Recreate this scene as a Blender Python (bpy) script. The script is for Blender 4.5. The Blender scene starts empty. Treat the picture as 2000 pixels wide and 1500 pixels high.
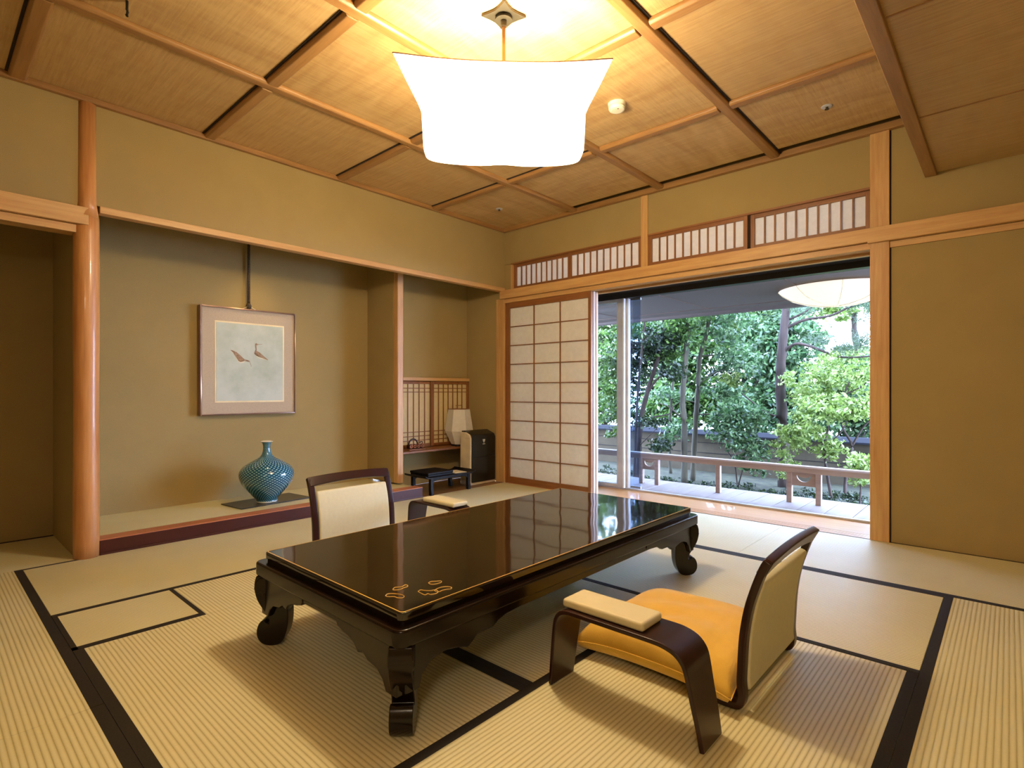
import bpy, bmesh, math, random
import numpy as np
from mathutils import Vector, Matrix
PI = math.pi
S = bpy.context.scene
COL = S.collection
random.seed(7)

# ---------------------------------------------------------------- camera, world, exposure
cd = bpy.data.cameras.new('camera'); cam = bpy.data.objects.new('camera', cd); COL.objects.link(cam)
cam.location = (4.078, -4.347, 1.0)
cam.rotation_euler = (PI/2, 0, math.radians(42.38))
cd.sensor_width = 36; cd.lens = 1067/2000*36; cd.shift_y = 12.9/2000; cd.clip_start = .02; cd.clip_end = 200
S.camera = cam
S.view_settings.view_transform = 'Standard'; S.view_settings.look = 'None'
S.view_settings.gamma = 1; S.view_settings.use_curve_mapping = False
S.view_settings.exposure = 0.0
W = bpy.data.worlds.new('overcast_sky'); S.world = W; W.use_nodes = True
bg = W.node_tree.nodes['Background']
bg.inputs[0].default_value = (.48, .63, 1.0, 1); bg.inputs[1].default_value = 37
LAMP_E = 10.0          # emission of the pendant's fabric
LAMP_C = (1, .84, .60)

# ---------------------------------------------------------------- materials
def newmat(name):
    m = bpy.data.materials.new(name); m.use_nodes = True
    nt = m.node_tree; nt.nodes.clear()
    out = nt.nodes.new('ShaderNodeOutputMaterial'); b = nt.nodes.new('ShaderNodeBsdfPrincipled')
    nt.links.new(b.outputs[0], out.inputs[0])
    return m, nt, b, out
def hexc(r, g, b):     # sRGB 0..255 -> linear
    f = lambda c: (c/12.92 if c <= .04045 else ((c+.055)/1.055)**2.4)
    return (f(r/255), f(g/255), f(b/255), 1)
def coords(nt, scale=(1, 1, 1), kind='Object'):
    t = nt.nodes.new('ShaderNodeTexCoord'); mp = nt.nodes.new('ShaderNodeMapping')
    mp.inputs['Scale'].default_value = scale
    nt.links.new(t.outputs[kind], mp.inputs[0]); return mp.outputs[0]
def noise(nt, vec, scale, detail=3, rough=.6, dist=0):
    n = nt.nodes.new('ShaderNodeTexNoise'); n.inputs['Scale'].default_value = scale
    n.inputs['Detail'].default_value = detail; n.inputs['Roughness'].default_value = rough
    n.inputs['Distortion'].default_value = dist
    if vec: nt.links.new(vec, n.inputs['Vector'])
    return n.outputs[0]
def ramp(nt, fac, stops):
    r = nt.nodes.new('ShaderNodeValToRGB'); e = r.color_ramp.elements
    while len(e) < len(stops): e.new(.5)
    for i, (p, c) in enumerate(stops): e[i].position = p; e[i].color = c
    nt.links.new(fac, r.inputs[0]); return r.outputs[0]
def math_(nt, op, a, b=None, c=None):
    n = nt.nodes.new('ShaderNodeMath'); n.operation = op
    for i, v in enumerate((a, b, c)):
        if v is None: continue
        if isinstance(v, (int, float)): n.inputs[i].default_value = v
        else: nt.links.new(v, n.inputs[i])
    return n.outputs[0]
def bump(nt, b, h, strength=.3, dist=.01, inp='Normal'):
    n = nt.nodes.new('ShaderNodeBump'); n.inputs['Strength'].default_value = strength; n.inputs['Distance'].default_value = dist
    nt.links.new(h, n.inputs['Height']); nt.links.new(n.outputs[0], b.inputs[inp]); return n
def plain(name, c, rough=.5, metal=0, coat=0, spec=.5, var=.06, nscale=6):
    m, nt, b, o = newmat(name)
    v = coords(nt)
    f = noise(nt, v, nscale, 3)
    d = tuple(x*(1-var*2) for x in c[:3])+(1,); l = tuple(min(1, x*(1+var*2)) for x in c[:3])+(1,)
    nt.links.new(ramp(nt, f, [(.3, d), (.7, l)]), b.inputs['Base Color'])
    b.inputs['Roughness'].default_value = rough; b.inputs['Metallic'].default_value = metal
    b.inputs['Coat Weight'].default_value = coat; b.inputs['Coat Roughness'].default_value = .08
    b.inputs['Specular IOR Level'].default_value = spec
    return m
def wood(name, c1, c2, axis='z', rough=.45, grain=60, coat=0, bumpy=.05):
    m, nt, b, o = newmat(name)
    s = {'x': (.06, 1, 1), 'y': (1, .06, 1), 'z': (1, 1, .06)}[axis]
    v = coords(nt, s)
    a = noise(nt, v, grain, 4, .65); w = noise(nt, v, grain*.16, 2, .5, 1.2)
    f = math_(nt, 'ADD', math_(nt, 'MULTIPLY', a, .55), math_(nt, 'MULTIPLY', w, .5))
    nt.links.new(ramp(nt, f, [(.36, c2), (.66, c1)]), b.inputs['Base Color'])
    b.inputs['Roughness'].default_value = rough; b.inputs['Coat Weight'].default_value = coat
    bump(nt, b, a, bumpy, .002); return m
def plaster(name, c):
    m, nt, b, o = newmat(name); v = coords(nt)
    a = noise(nt, v, 260, 3, .7); w = noise(nt, v, 3, 3)
    f = math_(nt, 'ADD', math_(nt, 'MULTIPLY', a, .7), math_(nt, 'MULTIPLY', w, .3))
    nt.links.new(ramp(nt, f, [(.3, tuple(x*.86 for x in c[:3])+(1,)), (.7, tuple(x*1.1 for x in c[:3])+(1,))]), b.inputs['Base Color'])
    b.inputs['Roughness'].default_value = .95; b.inputs['Specular IOR Level'].default_value = .15
    bump(nt, b, a, .25, .002); return m
def ceilmat(name, axis, ripple):
    m, nt, b, o = newmat(name)
    s = (.05, 1, 1) if axis == 'x' else (1, .05, 1)
    g = noise(nt, coords(nt, s), 90, 4, .7)
    s2 = (1, .22, 1) if axis == 'x' else (.22, 1, 1)      # cross-grain ripple pattern of the veneer
    r = noise(nt, coords(nt, s2), 11, 2, .5, .6)
    f = math_(nt, 'ADD', math_(nt, 'MULTIPLY', g, .5), math_(nt, 'MULTIPLY', r, ripple))
    k = .25+ripple/2
    nt.links.new(ramp(nt, f, [(k-.12, hexc(176, 140, 88)), (k+.12, hexc(202, 170, 116))]), b.inputs['Base Color'])
    b.inputs['Roughness'].default_value = .5; return m
def tatami(name, axis, pitch=.0158):
    # ribs run along `axis`
    m, nt, b, o = newmat(name)
    t = nt.nodes.new('ShaderNodeTexCoord'); sp = nt.nodes.new('ShaderNodeSeparateXYZ'); nt.links.new(t.outputs['Object'], sp.inputs[0])
    c = sp.outputs[1] if axis == 'x' else sp.outputs[0]
    wob = noise(nt, coords(nt), 5, 2)
    c = math_(nt, 'ADD', c, math_(nt, 'MULTIPLY', wob, .002))
    s = math_(nt, 'ABSOLUTE', math_(nt, 'SINE', math_(nt, 'MULTIPLY', c, PI/pitch)))
    h = math_(nt, 'POWER', s, .75)
    fs = (40, 400, 1) if axis == 'y' else (400, 40, 1)
    fine = noise(nt, coords(nt, fs), 1.2, 3, .7)
    blot = noise(nt, coords(nt), 2.2, 3)
    f = math_(nt, 'ADD', math_(nt, 'ADD', math_(nt, 'MULTIPLY', h, .5), math_(nt, 'MULTIPLY', fine, .3)), math_(nt, 'MULTIPLY', blot, .2))
    nt.links.new(ramp(nt, f, [(.12, hexc(152, 140, 92)), (.5, hexc(212, 204, 154)), (.85, hexc(236, 231, 195))]), b.inputs['Base Color'])
    b.inputs['Roughness'].default_value = .48; b.inputs['Specular IOR Level'].default_value = .5
    bump(nt, b, math_(nt, 'ADD', h, math_(nt, 'MULTIPLY', fine, .12)), .42, .0022); return m
def leafmat(name, c1, c2, c3):
    m, nt, b, o = newmat(name)
    g = nt.nodes.new('ShaderNodeNewGeometry')
    col = ramp(nt, g.outputs['Random Per Island'], [(0, c1), (.5, c2), (1, c3)])
    nt.links.new(col, b.inputs['Base Color']); b.inputs['Roughness'].default_value = .4
    b.inputs['Specular IOR Level'].default_value = .6
    tr = nt.nodes.new('ShaderNodeBsdfTranslucent'); nt.links.new(col, tr.inputs[0])
    mx = nt.nodes.new('ShaderNodeMixShader'); mx.inputs[0].default_value = .45
    nt.links.new(b.outputs[0], mx.inputs[1]); nt.links.new(tr.outputs[0], mx.inputs[2]); nt.links.new(mx.outputs[0], o.inputs[0])
    return m
def papermat(name, c, trans=.5):
    m, nt, b, o = newmat(name); v = coords(nt)
    f = noise(nt, v, 25, 4)
    col = ramp(nt, f, [(.3, tuple(x*.92 for x in c[:3])+(1,)), (.7, c)])
    nt.links.new(col, b.inputs['Base Color']); b.inputs['Roughness'].default_value = .9
    tr = nt.nodes.new('ShaderNodeBsdfTranslucent'); nt.links.new(col, tr.inputs[0])
    mx = nt.nodes.new('ShaderNodeMixShader'); mx.inputs[0].default_value = trans
    nt.links.new(b.outputs[0], mx.inputs[1]); nt.links.new(tr.outputs[0], mx.inputs[2]); nt.links.new(mx.outputs[0], o.inputs[0])
    return m
def emit(name, c, e, base=(.85, .82, .75, 1)):
    m, nt, b, o = newmat(name)
    b.inputs['Base Color'].default_value = base; b.inputs['Roughness'].default_value = .8
    f = noise(nt, coords(nt), 14, 3)
    nt.links.new(ramp(nt, f, [(.2, tuple(x*.96 for x in c)+(1,)), (.8, tuple(c)+(1,))]), b.inputs['Emission Color'])
    b.inputs['Emission Strength'].default_value = e
    return m
def glassmat(name, tint=(1, 1, 1, 1), refl=.08):
    m, nt, b, o = newmat(name); nt.nodes.remove(b)
    t = nt.nodes.new('ShaderNodeBsdfTransparent'); t.inputs[0].default_value = tint
    g = nt.nodes.new('ShaderNodeBsdfGlossy'); g.inputs['Roughness'].default_value = .0; g.inputs[0].default_value = (.95, .98, 1, 1)
    lw = nt.nodes.new('ShaderNodeFresnel'); lw.inputs[0].default_value = 1.45
    f = math_(nt, 'MULTIPLY', lw.outputs[0], 1.0)
    mx = nt.nodes.new('ShaderNodeMixShader'); nt.links.new(f, mx.inputs[0])
    nt.links.new(t.outputs[0], mx.inputs[1]); nt.links.new(g.outputs[0], mx.inputs[2]); nt.links.new(mx.outputs[0], o.inputs[0])
    return m
WC1, WC2 = hexc(210, 170, 112), hexc(186, 138, 84)
M = {}
M['plaster'] = plaster('olive_plaster', hexc(164, 143, 96))
M['wood_x'] = wood('pale_cypress_x', WC1, WC2, 'x'); M['wood_y'] = wood('pale_cypress_y', WC1, WC2, 'y'); M['wood_z'] = wood('pale_cypress_z', WC1, WC2, 'z')
M['log'] = wood('polished_log', hexc(216, 160, 100), hexc(176, 114, 62), 'z', .38, 38, .25, .5)
D1, D2 = hexc(150, 98, 54), hexc(118, 72, 36)
M['sash_x'] = wood('cedar_sash_x', D1, D2, 'x'); M['sash_z'] = wood('cedar_sash_z', D1, D2, 'z'); M['sash_y'] = wood('cedar_sash_y', D1, D2, 'y')
M['rib_x'] = wood('ceiling_rib_x', hexc(168, 126, 74), hexc(138, 98, 54), 'x'); M['rib_y'] = wood('ceiling_rib_y', hexc(168, 126, 74), hexc(138, 98, 54), 'y')
M['ceil_a'] = ceilmat('veneer_rippled_x', 'x', .5); M['ceil_b'] = ceilmat('veneer_rippled_y', 'y', .5)
M['ceil_c'] = ceilmat('veneer_plain', 'x', .16)
M['tat_x'] = tatami('rush_matting_x', 'x'); M['tat_y'] = tatami('rush_matting_y', 'y')
M['heri'] = plain('black_cloth_edging', hexc(34, 28, 20), .85, var=.2, nscale=200)
M['dark_base_shade'] = plain('dark_base_gap_shade', hexc(38, 24, 14), .9)  # dark brown for base slabs and fillers; its rib strips paint shade
M['kamachi'] = plain('maroon_lacquer', hexc(66, 22, 14), .4, coat=.1, spec=.35)
M['kamachi_edge'] = wood('orange_brown_edge', hexc(206, 134, 92), hexc(170, 100, 64), 'y')  # lighter orange-brown for the sill's top strip and the scrolls
M['lacquer'] = None
M['paper'] = papermat('shoji_paper', (.96, .94, .90, 1), .30)
M['paper_in'] = papermat('cabinet_paper', hexc(226, 208, 160), .1)
M['alu'] = plain('anodised_aluminium', hexc(196, 198, 206), .45, .2)
M['alu_b'] = plain('bright_aluminium', hexc(238, 242, 250), .35, .2)
M['alu_d'] = plain('dark_gasket', hexc(36, 42, 52), .5)
M['glass'] = glassmat('clear_glass')
M['screen'] = glassmat('blue_tinted_glass', (.68, .77, .90, 1))
M['stackwood'] = wood('bleached_screen_frame', hexc(220, 200, 184), hexc(190, 164, 148), 'z')
M['deck'] = wood('weathered_deck', hexc(134, 122, 118), hexc(110, 100, 98), 'y', .6, 40)
M['rail'] = wood('weathered_rail', hexc(160, 140, 128), hexc(132, 114, 104), 'x', .6, 40)
M['rail_top'] = wood('pale_grey_rail', hexc(190, 184, 184), hexc(164, 156, 156), 'x', .6, 40)  # paler grey than the posts and beam
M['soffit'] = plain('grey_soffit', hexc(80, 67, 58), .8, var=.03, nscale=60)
M['soffit_line'] = plain('brown_soffit_batten', hexc(90, 62, 50), .7)
M['header'] = plain('black_bronze_header', hexc(36, 30, 28), .4)
M['board'] = wood('golden_board', hexc(212, 158, 92), hexc(188, 132, 72), 'x', .34, 30, .15)
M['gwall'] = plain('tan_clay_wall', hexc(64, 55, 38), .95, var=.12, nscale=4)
M['coping'] = plain('slate_coping', hexc(30, 31, 36), .9, spec=.1)
M['bark'] = wood('dark_bark', hexc(66, 50, 42), hexc(32, 24, 20), 'z', .9, 30, 0, .6)
M['bark2'] = wood('grey_bark', hexc(80, 74, 56), hexc(42, 38, 30), 'z', .9, 30, 0, .6)

# table-top lacquer: slightly wavy mirror
m, nt, b, o = newmat('black_brown_lacquer'); v = coords(nt)
nt.links.new(ramp(nt, noise(nt, v, 3, 2), [(.3, (.010, .0062, .0035, 1)), (.7, (.016, .010, .005, 1))]), b.inputs['Base Color'])
b.inputs['Roughness'].default_value = .05; b.inputs['IOR'].default_value = 1.62; b.inputs['Specular IOR Level'].default_value = .6
bump(nt, b, noise(nt, v, 4.5, 1, .4), .32, .004)
M['lacquer'] = m
m, nt, b, o = newmat('dark_lacquer_carving'); v = coords(nt)
nt.links.new(ramp(nt, noise(nt, v, 5, 2), [(.3, (.006, .003, .002, 1)), (.7, (.011, .005, .003, 1))]), b.inputs['Base Color'])
b.inputs['Roughness'].default_value = .2; b.inputs['IOR'].default_value = 1.42
bump(nt, b, noise(nt, v, 40, 2), .1, .002)
M['lacquer2'] = m
M['gold'] = plain('gold_lacquer_line', hexc(244, 196, 96), .4, .1)
M['chairwood'] = plain('dark_walnut_ply', hexc(46, 18, 15), .3, coat=.15, spec=.4, var=.12)
M['black'] = plain('black_lacquer', hexc(16, 12, 11), .5, coat=.0, spec=.25)
M['cream'] = plain('cream_leatherette', hexc(226, 216, 176), .5, var=.03)
M['cream2'] = plain('cream_panel_cloth', hexc(218, 214, 182), .75, var=.015, nscale=60)
M['purifier_w'] = plain('beige_plastic', hexc(214, 200, 172), .5)
M['purifier_b'] = plain('gloss_black_plastic', hexc(20, 21, 20), .25)
M['white'] = plain('white_plastic', hexc(235, 228, 205), .5, var=.02)
M['cord'] = plain('braided_cord', hexc(70, 58, 44), .8, var=.5, nscale=150)
M['mount'] = plain('mushroom_mount', hexc(186, 170, 146), .9, var=.03, nscale=90)
M['mount_in'] = plain('cream_bevel', hexc(232, 218, 178), .8)
M['frame_metal'] = plain('brushed_pewter', hexc(160, 132, 116), .3, .6)
M['steel'] = plain('dark_bronze_plate', hexc(62, 56, 42), .45, .7)
M['iron'] = plain('black_iron', hexc(24, 22, 20), .5)
M['rod'] = plain('brass_rod', hexc(150, 104, 60), .35, .7)
M['ribwire'] = plain('bamboo_rib', hexc(196, 176, 120), .7)
M['lampwire'] = plain('brown_wire', hexc(110, 70, 40), .5)
M['floorwood'] = wood('side_alcove_board', hexc(150, 106, 60), hexc(116, 78, 40), 'y', .35, 30)
M['mark'] = plain('silver_mark', hexc(225, 225, 225), .4)
M['stone'] = plain('slate_board', hexc(40, 34, 26), .3, coat=.2)
M['moss'] = None
m, nt, b, o = newmat('mossy_ground'); v = coords(nt)
nt.links.new(ramp(nt, noise(nt, v, 7, 6, .75), [(.32, hexc(22, 19, 12)), (.5, hexc(38, 40, 20)), (.7, hexc(60, 60, 36))]), b.inputs['Base Color'])
b.inputs['Roughness'].default_value = 1; bump(nt, b, noise(nt, v, 30, 4), .6, .02); M['moss'] = m
# orange cushion cloth
m, nt, b, o = newmat('orange_silk_cloth'); v = coords(nt)
a = noise(nt, v, 350, 2, .8); w = noise(nt, v, 9, 3)
nt.links.new(ramp(nt, math_(nt, 'ADD', math_(nt, 'MULTIPLY', a, .5), math_(nt, 'MULTIPLY', w, .5)), [(.3, hexc(226, 178, 60)), (.7, hexc(240, 198, 84))]), b.inputs['Base Color'])
b.inputs['Roughness'].default_value = .85; b.inputs['Sheen Weight'].default_value = .3
bump(nt, b, math_(nt, 'ADD', math_(nt, 'MULTIPLY', a, .15), w), .35, .012); M['orange'] = m
# painting on the picture
m, nt, b, o = newmat('celadon_painting'); v = coords(nt)
nt.links.new(ramp(nt, noise(nt, v, 4, 4), [(.3, hexc(172, 184, 168)), (.55, hexc(194, 202, 190)), (.8, hexc(206, 208, 196))]), b.inputs['Base Color'])
b.inputs['Roughness'].default_value = .7; M['painting'] = m
# vase glaze: spiral checks
m, nt, b, o = newmat('turquoise_check_glaze')
t = nt.nodes.new('ShaderNodeTexCoord'); sp = nt.nodes.new('ShaderNodeSeparateXYZ'); nt.links.new(t.outputs['Object'], sp.inputs[0])
ang = math_(nt, 'ARCTAN2', sp.outputs[1], sp.outputs[0])
z = sp.outputs[2]
s1 = math_(nt, 'SINE', math_(nt, 'ADD', math_(nt, 'MULTIPLY', ang, 36), math_(nt, 'MULTIPLY', z, 30)))
s2 = math_(nt, 'SINE', math_(nt, 'MULTIPLY', z, 2*PI/.021))
pr = math_(nt, 'MULTIPLY', s1, s2)
col = ramp(nt, math_(nt, 'ADD', math_(nt, 'MULTIPLY', pr, .5), .5), [(.3, hexc(12, 64, 104)), (.55, hexc(18, 96, 124)), (.93, hexc(150, 204, 196))])
nt.links.new(col, b.inputs['Base Color']); b.inputs['Roughness'].default_value = .12; b.inputs['Coat Weight'].default_value = .6
M['glaze'] = m
M['glaze_w'] = plain('white_glaze', hexc(235, 235, 225), .15, coat=.5)
M['lampshade'] = emit('lit_pendant_fabric', LAMP_C, LAMP_E)
# thin pendant fabric lets part of the bulb's light straight through
m = M['lampshade']; nt = m.node_tree; _o = [n for n in nt.nodes if n.type == 'OUTPUT_MATERIAL'][0]; _b = [n for n in nt.nodes if n.type == 'BSDF_PRINCIPLED'][0]
_t = nt.nodes.new('ShaderNodeBsdfTransparent'); _t.inputs[0].default_value = (1, .97, .90, 1); _m = nt.nodes.new('ShaderNodeMixShader'); _m.inputs[0].default_value = .5
nt.links.new(_t.outputs[0], _m.inputs[1]); nt.links.new(_b.outputs[0], _m.inputs[2]); nt.links.new(_m.outputs[0], _o.inputs[0])
M['fill_shade'] = emit('fill_lamp_glow', (1, .86, .66), 30)  # glow of the fill lamp added behind the camera
M['lampshade2'] = emit('lit_veranda_lamp', (1, .93, .80), 1.0, (.10, .10, .08, 1))
M['leaf1'] = leafmat('leaf_mid_green', hexc(31, 57, 20), hexc(64, 95, 35), hexc(103, 129, 61))
M['leaf2'] = leafmat('leaf_blue_green', hexc(31, 57, 33), hexc(64, 95, 51), hexc(112, 137, 92))
M['leaf3'] = leafmat('leaf_yellow_green', hexc(82, 106, 39), hexc(118, 141, 63), hexc(159, 173, 106))
M['needle'] = leafmat('pine_needle', hexc(39, 56, 34), hexc(65, 84, 55), hexc(96, 115, 84))
M['leafd'] = leafmat('leaf_dark', hexc(14, 27, 12), hexc(28, 46, 20), hexc(54, 72, 35))

# ---------------------------------------------------------------- mesh helpers
def prop(o, label=None, cat=None, group=None, kind=None):
    if label: o['label'] = label
    if cat: o['category'] = cat
    if group: o['group'] = group
    if kind: o['kind'] = kind
    return o
class MB:
    def __init__(s): s.bm = bmesh.new()
    def box(s, x0, x1, y0, y1, z0, z1, mi=0):
        v = [s.bm.verts.new(p) for p in ((x0,y0,z0),(x1,y0,z0),(x1,y1,z0),(x0,y1,z0),(x0,y0,z1),(x1,y0,z1),(x1,y1,z1),(x0,y1,z1))]
        for f in ((0,3,2,1),(4,5,6,7),(0,1,5,4),(1,2,6,5),(2,3,7,6),(3,0,4,7)):
            s.bm.faces.new([v[i] for i in f]).material_index = mi
        return s
    def prism(s, pts, ext, mi=0, holes=()):
        """3-D loop of points extruded by vector ext"""
        e = Vector(ext)
        if not holes:
            a = [s.bm.verts.new(p) for p in pts]; c = [s.bm.verts.new(Vector(p)+e) for p in pts]
            n = len(pts)
            s.bm.faces.new(a[::-1]).material_index = mi; s.bm.faces.new(c).material_index = mi
            for i in range(n): s.bm.faces.new((a[i], a[(i+1) % n], c[(i+1) % n], c[i])).material_index = mi
            return s
        edges = []; loops = [pts]+list(holes); allv = []
        for L in loops:
            a = [s.bm.verts.new(p) for p in L]; allv.append(a)
            edges += [s.bm.edges.new((a[i], a[(i+1) % len(a)])) for i in range(len(a))]
        r = bmesh.ops.triangle_fill(s.bm, edges=edges, use_beauty=True)
        fs = [g for g in r['geom'] if isinstance(g, bmesh.types.BMFace)]
        ex = bmesh.ops.extrude_face_region(s.bm, geom=fs)
        bmesh.ops.translate(s.bm, vec=e, verts=[g for g in ex['geom'] if isinstance(g, bmesh.types.BMVert)])
        s.bm.faces.new  # keep
        return s
    def lathe(s, prof, n=48, c=(0, 0, 0), mi=0, sx=1, sy=1, cap=True):
        rings = []
        for r, z in prof:
            rings.append([s.bm.verts.new((c[0]+sx*r*math.cos(2*PI*i/n), c[1]+sy*r*math.sin(2*PI*i/n), c[2]+z)) for i in range(n)])
        for a, d in zip(rings, rings[1:]):
            for i in range(n): s.bm.faces.new((a[i], a[(i+1) % n], d[(i+1) % n], d[i])).material_index = mi
        if cap:
            s.bm.faces.new(rings[0][::-1]).material_index = mi; s.bm.faces.new(rings[-1]).material_index = mi
        return s
    def tube(s, pts, rad, n=10, mi=0):
        pts = [Vector(p) for p in pts]
        if not hasattr(rad, '__len__'): rad = [rad]*len(pts)
        rings = []; up = Vector((0, 0, 1))
        for i, p in enumerate(pts):
            t = (pts[min(i+1, len(pts)-1)]-pts[max(i-1, 0)]).normalized()
            a = t.cross(up)
            if a.length < .05: a = t.cross(Vector((0, 1, 0)))
            a.normalize(); c = t.cross(a)
            rings.append([s.bm.verts.new(p+(a*math.cos(2*PI*k/n)+c*math.sin(2*PI*k/n))*rad[i]) for k in range(n)])
        for a, d in zip(rings, rings[1:]):
            for i in range(n): s.bm.faces.new((a[i], a[(i+1) % n], d[(i+1) % n], d[i])).material_index = mi
        s.bm.faces.new(rings[0][::-1]).material_index = mi; s.bm.faces.new(rings[-1]).material_index = mi
        return s
    def strip(s, prof, th, yc, widths):
        """bent board: profile in x-z, width in y"""
        P = [Vector((a, 0, c)) for a, c in prof]; n = len(P); rings = []
        for i, p in enumerate(P):
            t = (P[min(i+1, n-1)]-P[max(i-1, 0)]).normalized(); nn = Vector((-t.z, 0, t.x))
            w = widths[i]/2
            rings.append([s.bm.verts.new((q.x, yc+sg*w, q.z)) for q, sg in ((p+nn*th/2, -1), (p+nn*th/2, 1), (p-nn*th/2, 1), (p-nn*th/2, -1))])
        for a, d in zip(rings, rings[1:]):
            for i in range(4): s.bm.faces.new((a[i], a[(i+1) % 4], d[(i+1) % 4], d[i]))
        s.bm.faces.new(rings[0][::-1]); s.bm.faces.new(rings[-1]); return s
    def build(s, name, mats, parent=None, bev=0, smooth=False, seg=2, loc=None):
        bmesh.ops.remove_doubles(s.bm, verts=s.bm.verts, dist=1e-6)
        bmesh.ops.recalc_face_normals(s.bm, faces=s.bm.faces)
        me = bpy.data.meshes.new(name)
        if loc is not None: bmesh.ops.translate(s.bm, vec=-Vector(loc), verts=s.bm.verts)
        s.bm.to_mesh(me); s.bm.free()
        for mm in (mats if isinstance(mats, (list, tuple)) else [mats]): me.materials.append(M[mm] if isinstance(mm, str) else mm)
        o = bpy.data.objects.new(name, me); COL.objects.link(o)
        if loc is not None: o.location = loc
        if parent: o.parent = parent
        if bev:
            md = o.modifiers.new('edge', 'BEVEL'); md.width = bev; md.segments = seg; md.limit_method = 'ANGLE'; md.angle_limit = math.radians(40)
        if smooth or bev:
            for p in me.polygons: p.use_smooth = True
            if not smooth or smooth == 'auto':
                wn = o.modifiers.new('shade', 'WEIGHTED_NORMAL')
        return o
def box(x0, x1, y0, y1, z0, z1): return MB().box(x0, x1, y0, y1, z0, z1)
def empty(name, loc=(0, 0, 0), rz=0, **k):
    o = bpy.data.objects.new(name, None); COL.objects.link(o); o.location = loc; o.rotation_euler = (0, 0, rz); o.empty_display_size = .1
    prop(o, **k); return o
def struct(name, mb, mat, parent=None, bev=0, smooth=False):
    o = mb.build(name, mat, parent, bev, smooth)
    if not parent: o['kind'] = 'structure'
    return o
def copy_tree(o, parent=None):
    c = o.copy(); COL.objects.link(c); c.parent = parent
    for ch in o.children: copy_tree(ch, c)
    return c
def rrect(x0, x1, y0, y1, r, z, n=8):
    out = []
    for cx, cy, a0 in ((x1-r, y0+r, -PI/2), (x1-r, y1-r, 0), (x0+r, y1-r, PI/2), (x0+r, y0+r, PI)):
        for i in range(n+1):
            a = a0+PI/2*i/n; out.append((cx+r*math.cos(a), cy+r*math.sin(a), z))
    return out

# ================================================================ ROOM SHELL
ZC = 2.75   # ceiling panels
struct('floor', box(-.9, 5.7, -6.3, 0.0, -.12, -.03), 'dark_base_shade')
fl = bpy.data.objects['floor']
T0, T1, Z0 = -.03, 0.0, 0
def mat_(x0, x1, y0, y1, ax, edges=()):
    o = box(x0, x1, y0, y1, -.03, 0).build('tatami_mat', 'tat_'+ax, fl, bev=.002)
    for e in edges:
        x2, x3, y2, y3 = e
        box(x2, x3, y2, y3, -.002, .0012).build('mat_edging', 'heri', o)
H = .034
g = .0015
# long plain strip beside the alcove step
mat_(.0, .96-g, -3.935, -.99, 'y', [(0, .02, -3.935, -3.6), (.93, .96-g, -3.935, -.99)])
mat_(.0, .96-g, -.99+g, -.0, 'y', [])
# strip below the window (two mats with a butt joint)
mat_(.96, 2.835-g, -.955, 0, 'x', [(.96, 2.835-g, -.955, -.955+H)])
mat_(2.835, 5.6, -.955, 0, 'x', [(2.835, 5.6, -.955, -.955+H)])
for _a, _b in ((.96, 2.835), (2.835, 5.6)): box(_a, _b, -.016, -.001, -.002, .0012).build('mat_edging', 'heri', fl)
# small inset mat
mat_(.96, 1.42, -3.935, -3.465, 'y', [(1.388, 1.42, -3.935, -3.465), (.96, 1.42, -3.935, -3.917), (.96, 1.388, -3.483, -3.465)])
# the wide field under the table
mat_(1.42+g, 2.87-g, -3.935, -2.95-g, 'x', [(1.42+g, 2.87-g, -3.935, -3.935+H), (1.42, 2.87-g, -2.985, -2.95-g)])
mat_(.96, 1.42, -3.465+g, -2.95-g, 'x', [(.96, 1.42, -2.985, -2.95-g)])
mat_(.96, 2.87-g, -2.95, -1.955-g, 'x', [(.96, 2.87-g, -2.95, -2.95+H)])
mat_(.96, 3.84-g, -1.955, -.955-g, 'x', [(.96, 3.84-g, -1.955, -1.955+.03), (.96, 3.84-g, -.99, -.955-g)])
mat_(2.87, 3.84-g, -3.935, -1.955-g, 'y', [(2.87, 2.87+H, -3.935, -1.957), (3.84-H-g, 3.84-g, -3.935, -1.957)])
mat_(3.84, 4.80, -3.9, -.955-g, 'y', [(3.84, 3.875, -3.9, -.955-g), (4.766, 4.80, -3.9, -.955-g)])
mat_(4.80, 5.6, -3.9, -.955-g, 'y')
# next room's mats
mat_(-.0, 1.94-g, -4.92, -3.935-g, 'x', [(0, 1.94-g, -3.972, -3.935-g)])
mat_(1.94, 3.84, -4.92, -3.935-g, 'x', [(1.94, 3.84, -3.972, -3.935-g)])
mat_(3.84, 5.6, -4.92, -3.9-g, 'x')
mat_(0, 5.6, -6.2, -4.92-g, 'x', [(0, 5.6, -4.955, -4.92-g)])
# left side alcove mat
mat_(-.82, -.0-g, -5.2, -3.69, 'y', [(-.82, -.79, -5.2, -3.69)])

# --- left wall
wl = MB()
wl.box(-.12, 0, -3.64, .1, 2.117, 2.80)          # above the lintel
wl.box(-.12, 0, -6.3, -3.64, 2.085, 2.80)
wl.box(-.98, -.06, -3.695, -3.61, 0, 2.55)       # wing between the alcoves
wl.box(-.94, -.82, -5.2, -1.12, 0, 2.55)         # back of both alcoves
wl.box(-.82, -.37, -1.19, -1.12, .1, 2.55)       # wing behind mid post
wl.box(-.72, -.60, -1.12, .1, 0, 2.55)           # back of the shelf recess
wl.box(-.60, -.055, .0, .1, 0, 2.55)             # its side
wl.box(-.9, 0, -5.3, -5.2, 0, 2.55)
wl.box(-.1, 0, -6.3, -5.3, 0, 2.085)
struct('wall_left', wl, 'plaster')
struct('ceiling_alcove', MB().box(-.9, -.12, -5.25, .1, 2.45, 2.55), 'ceil_c')
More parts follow.
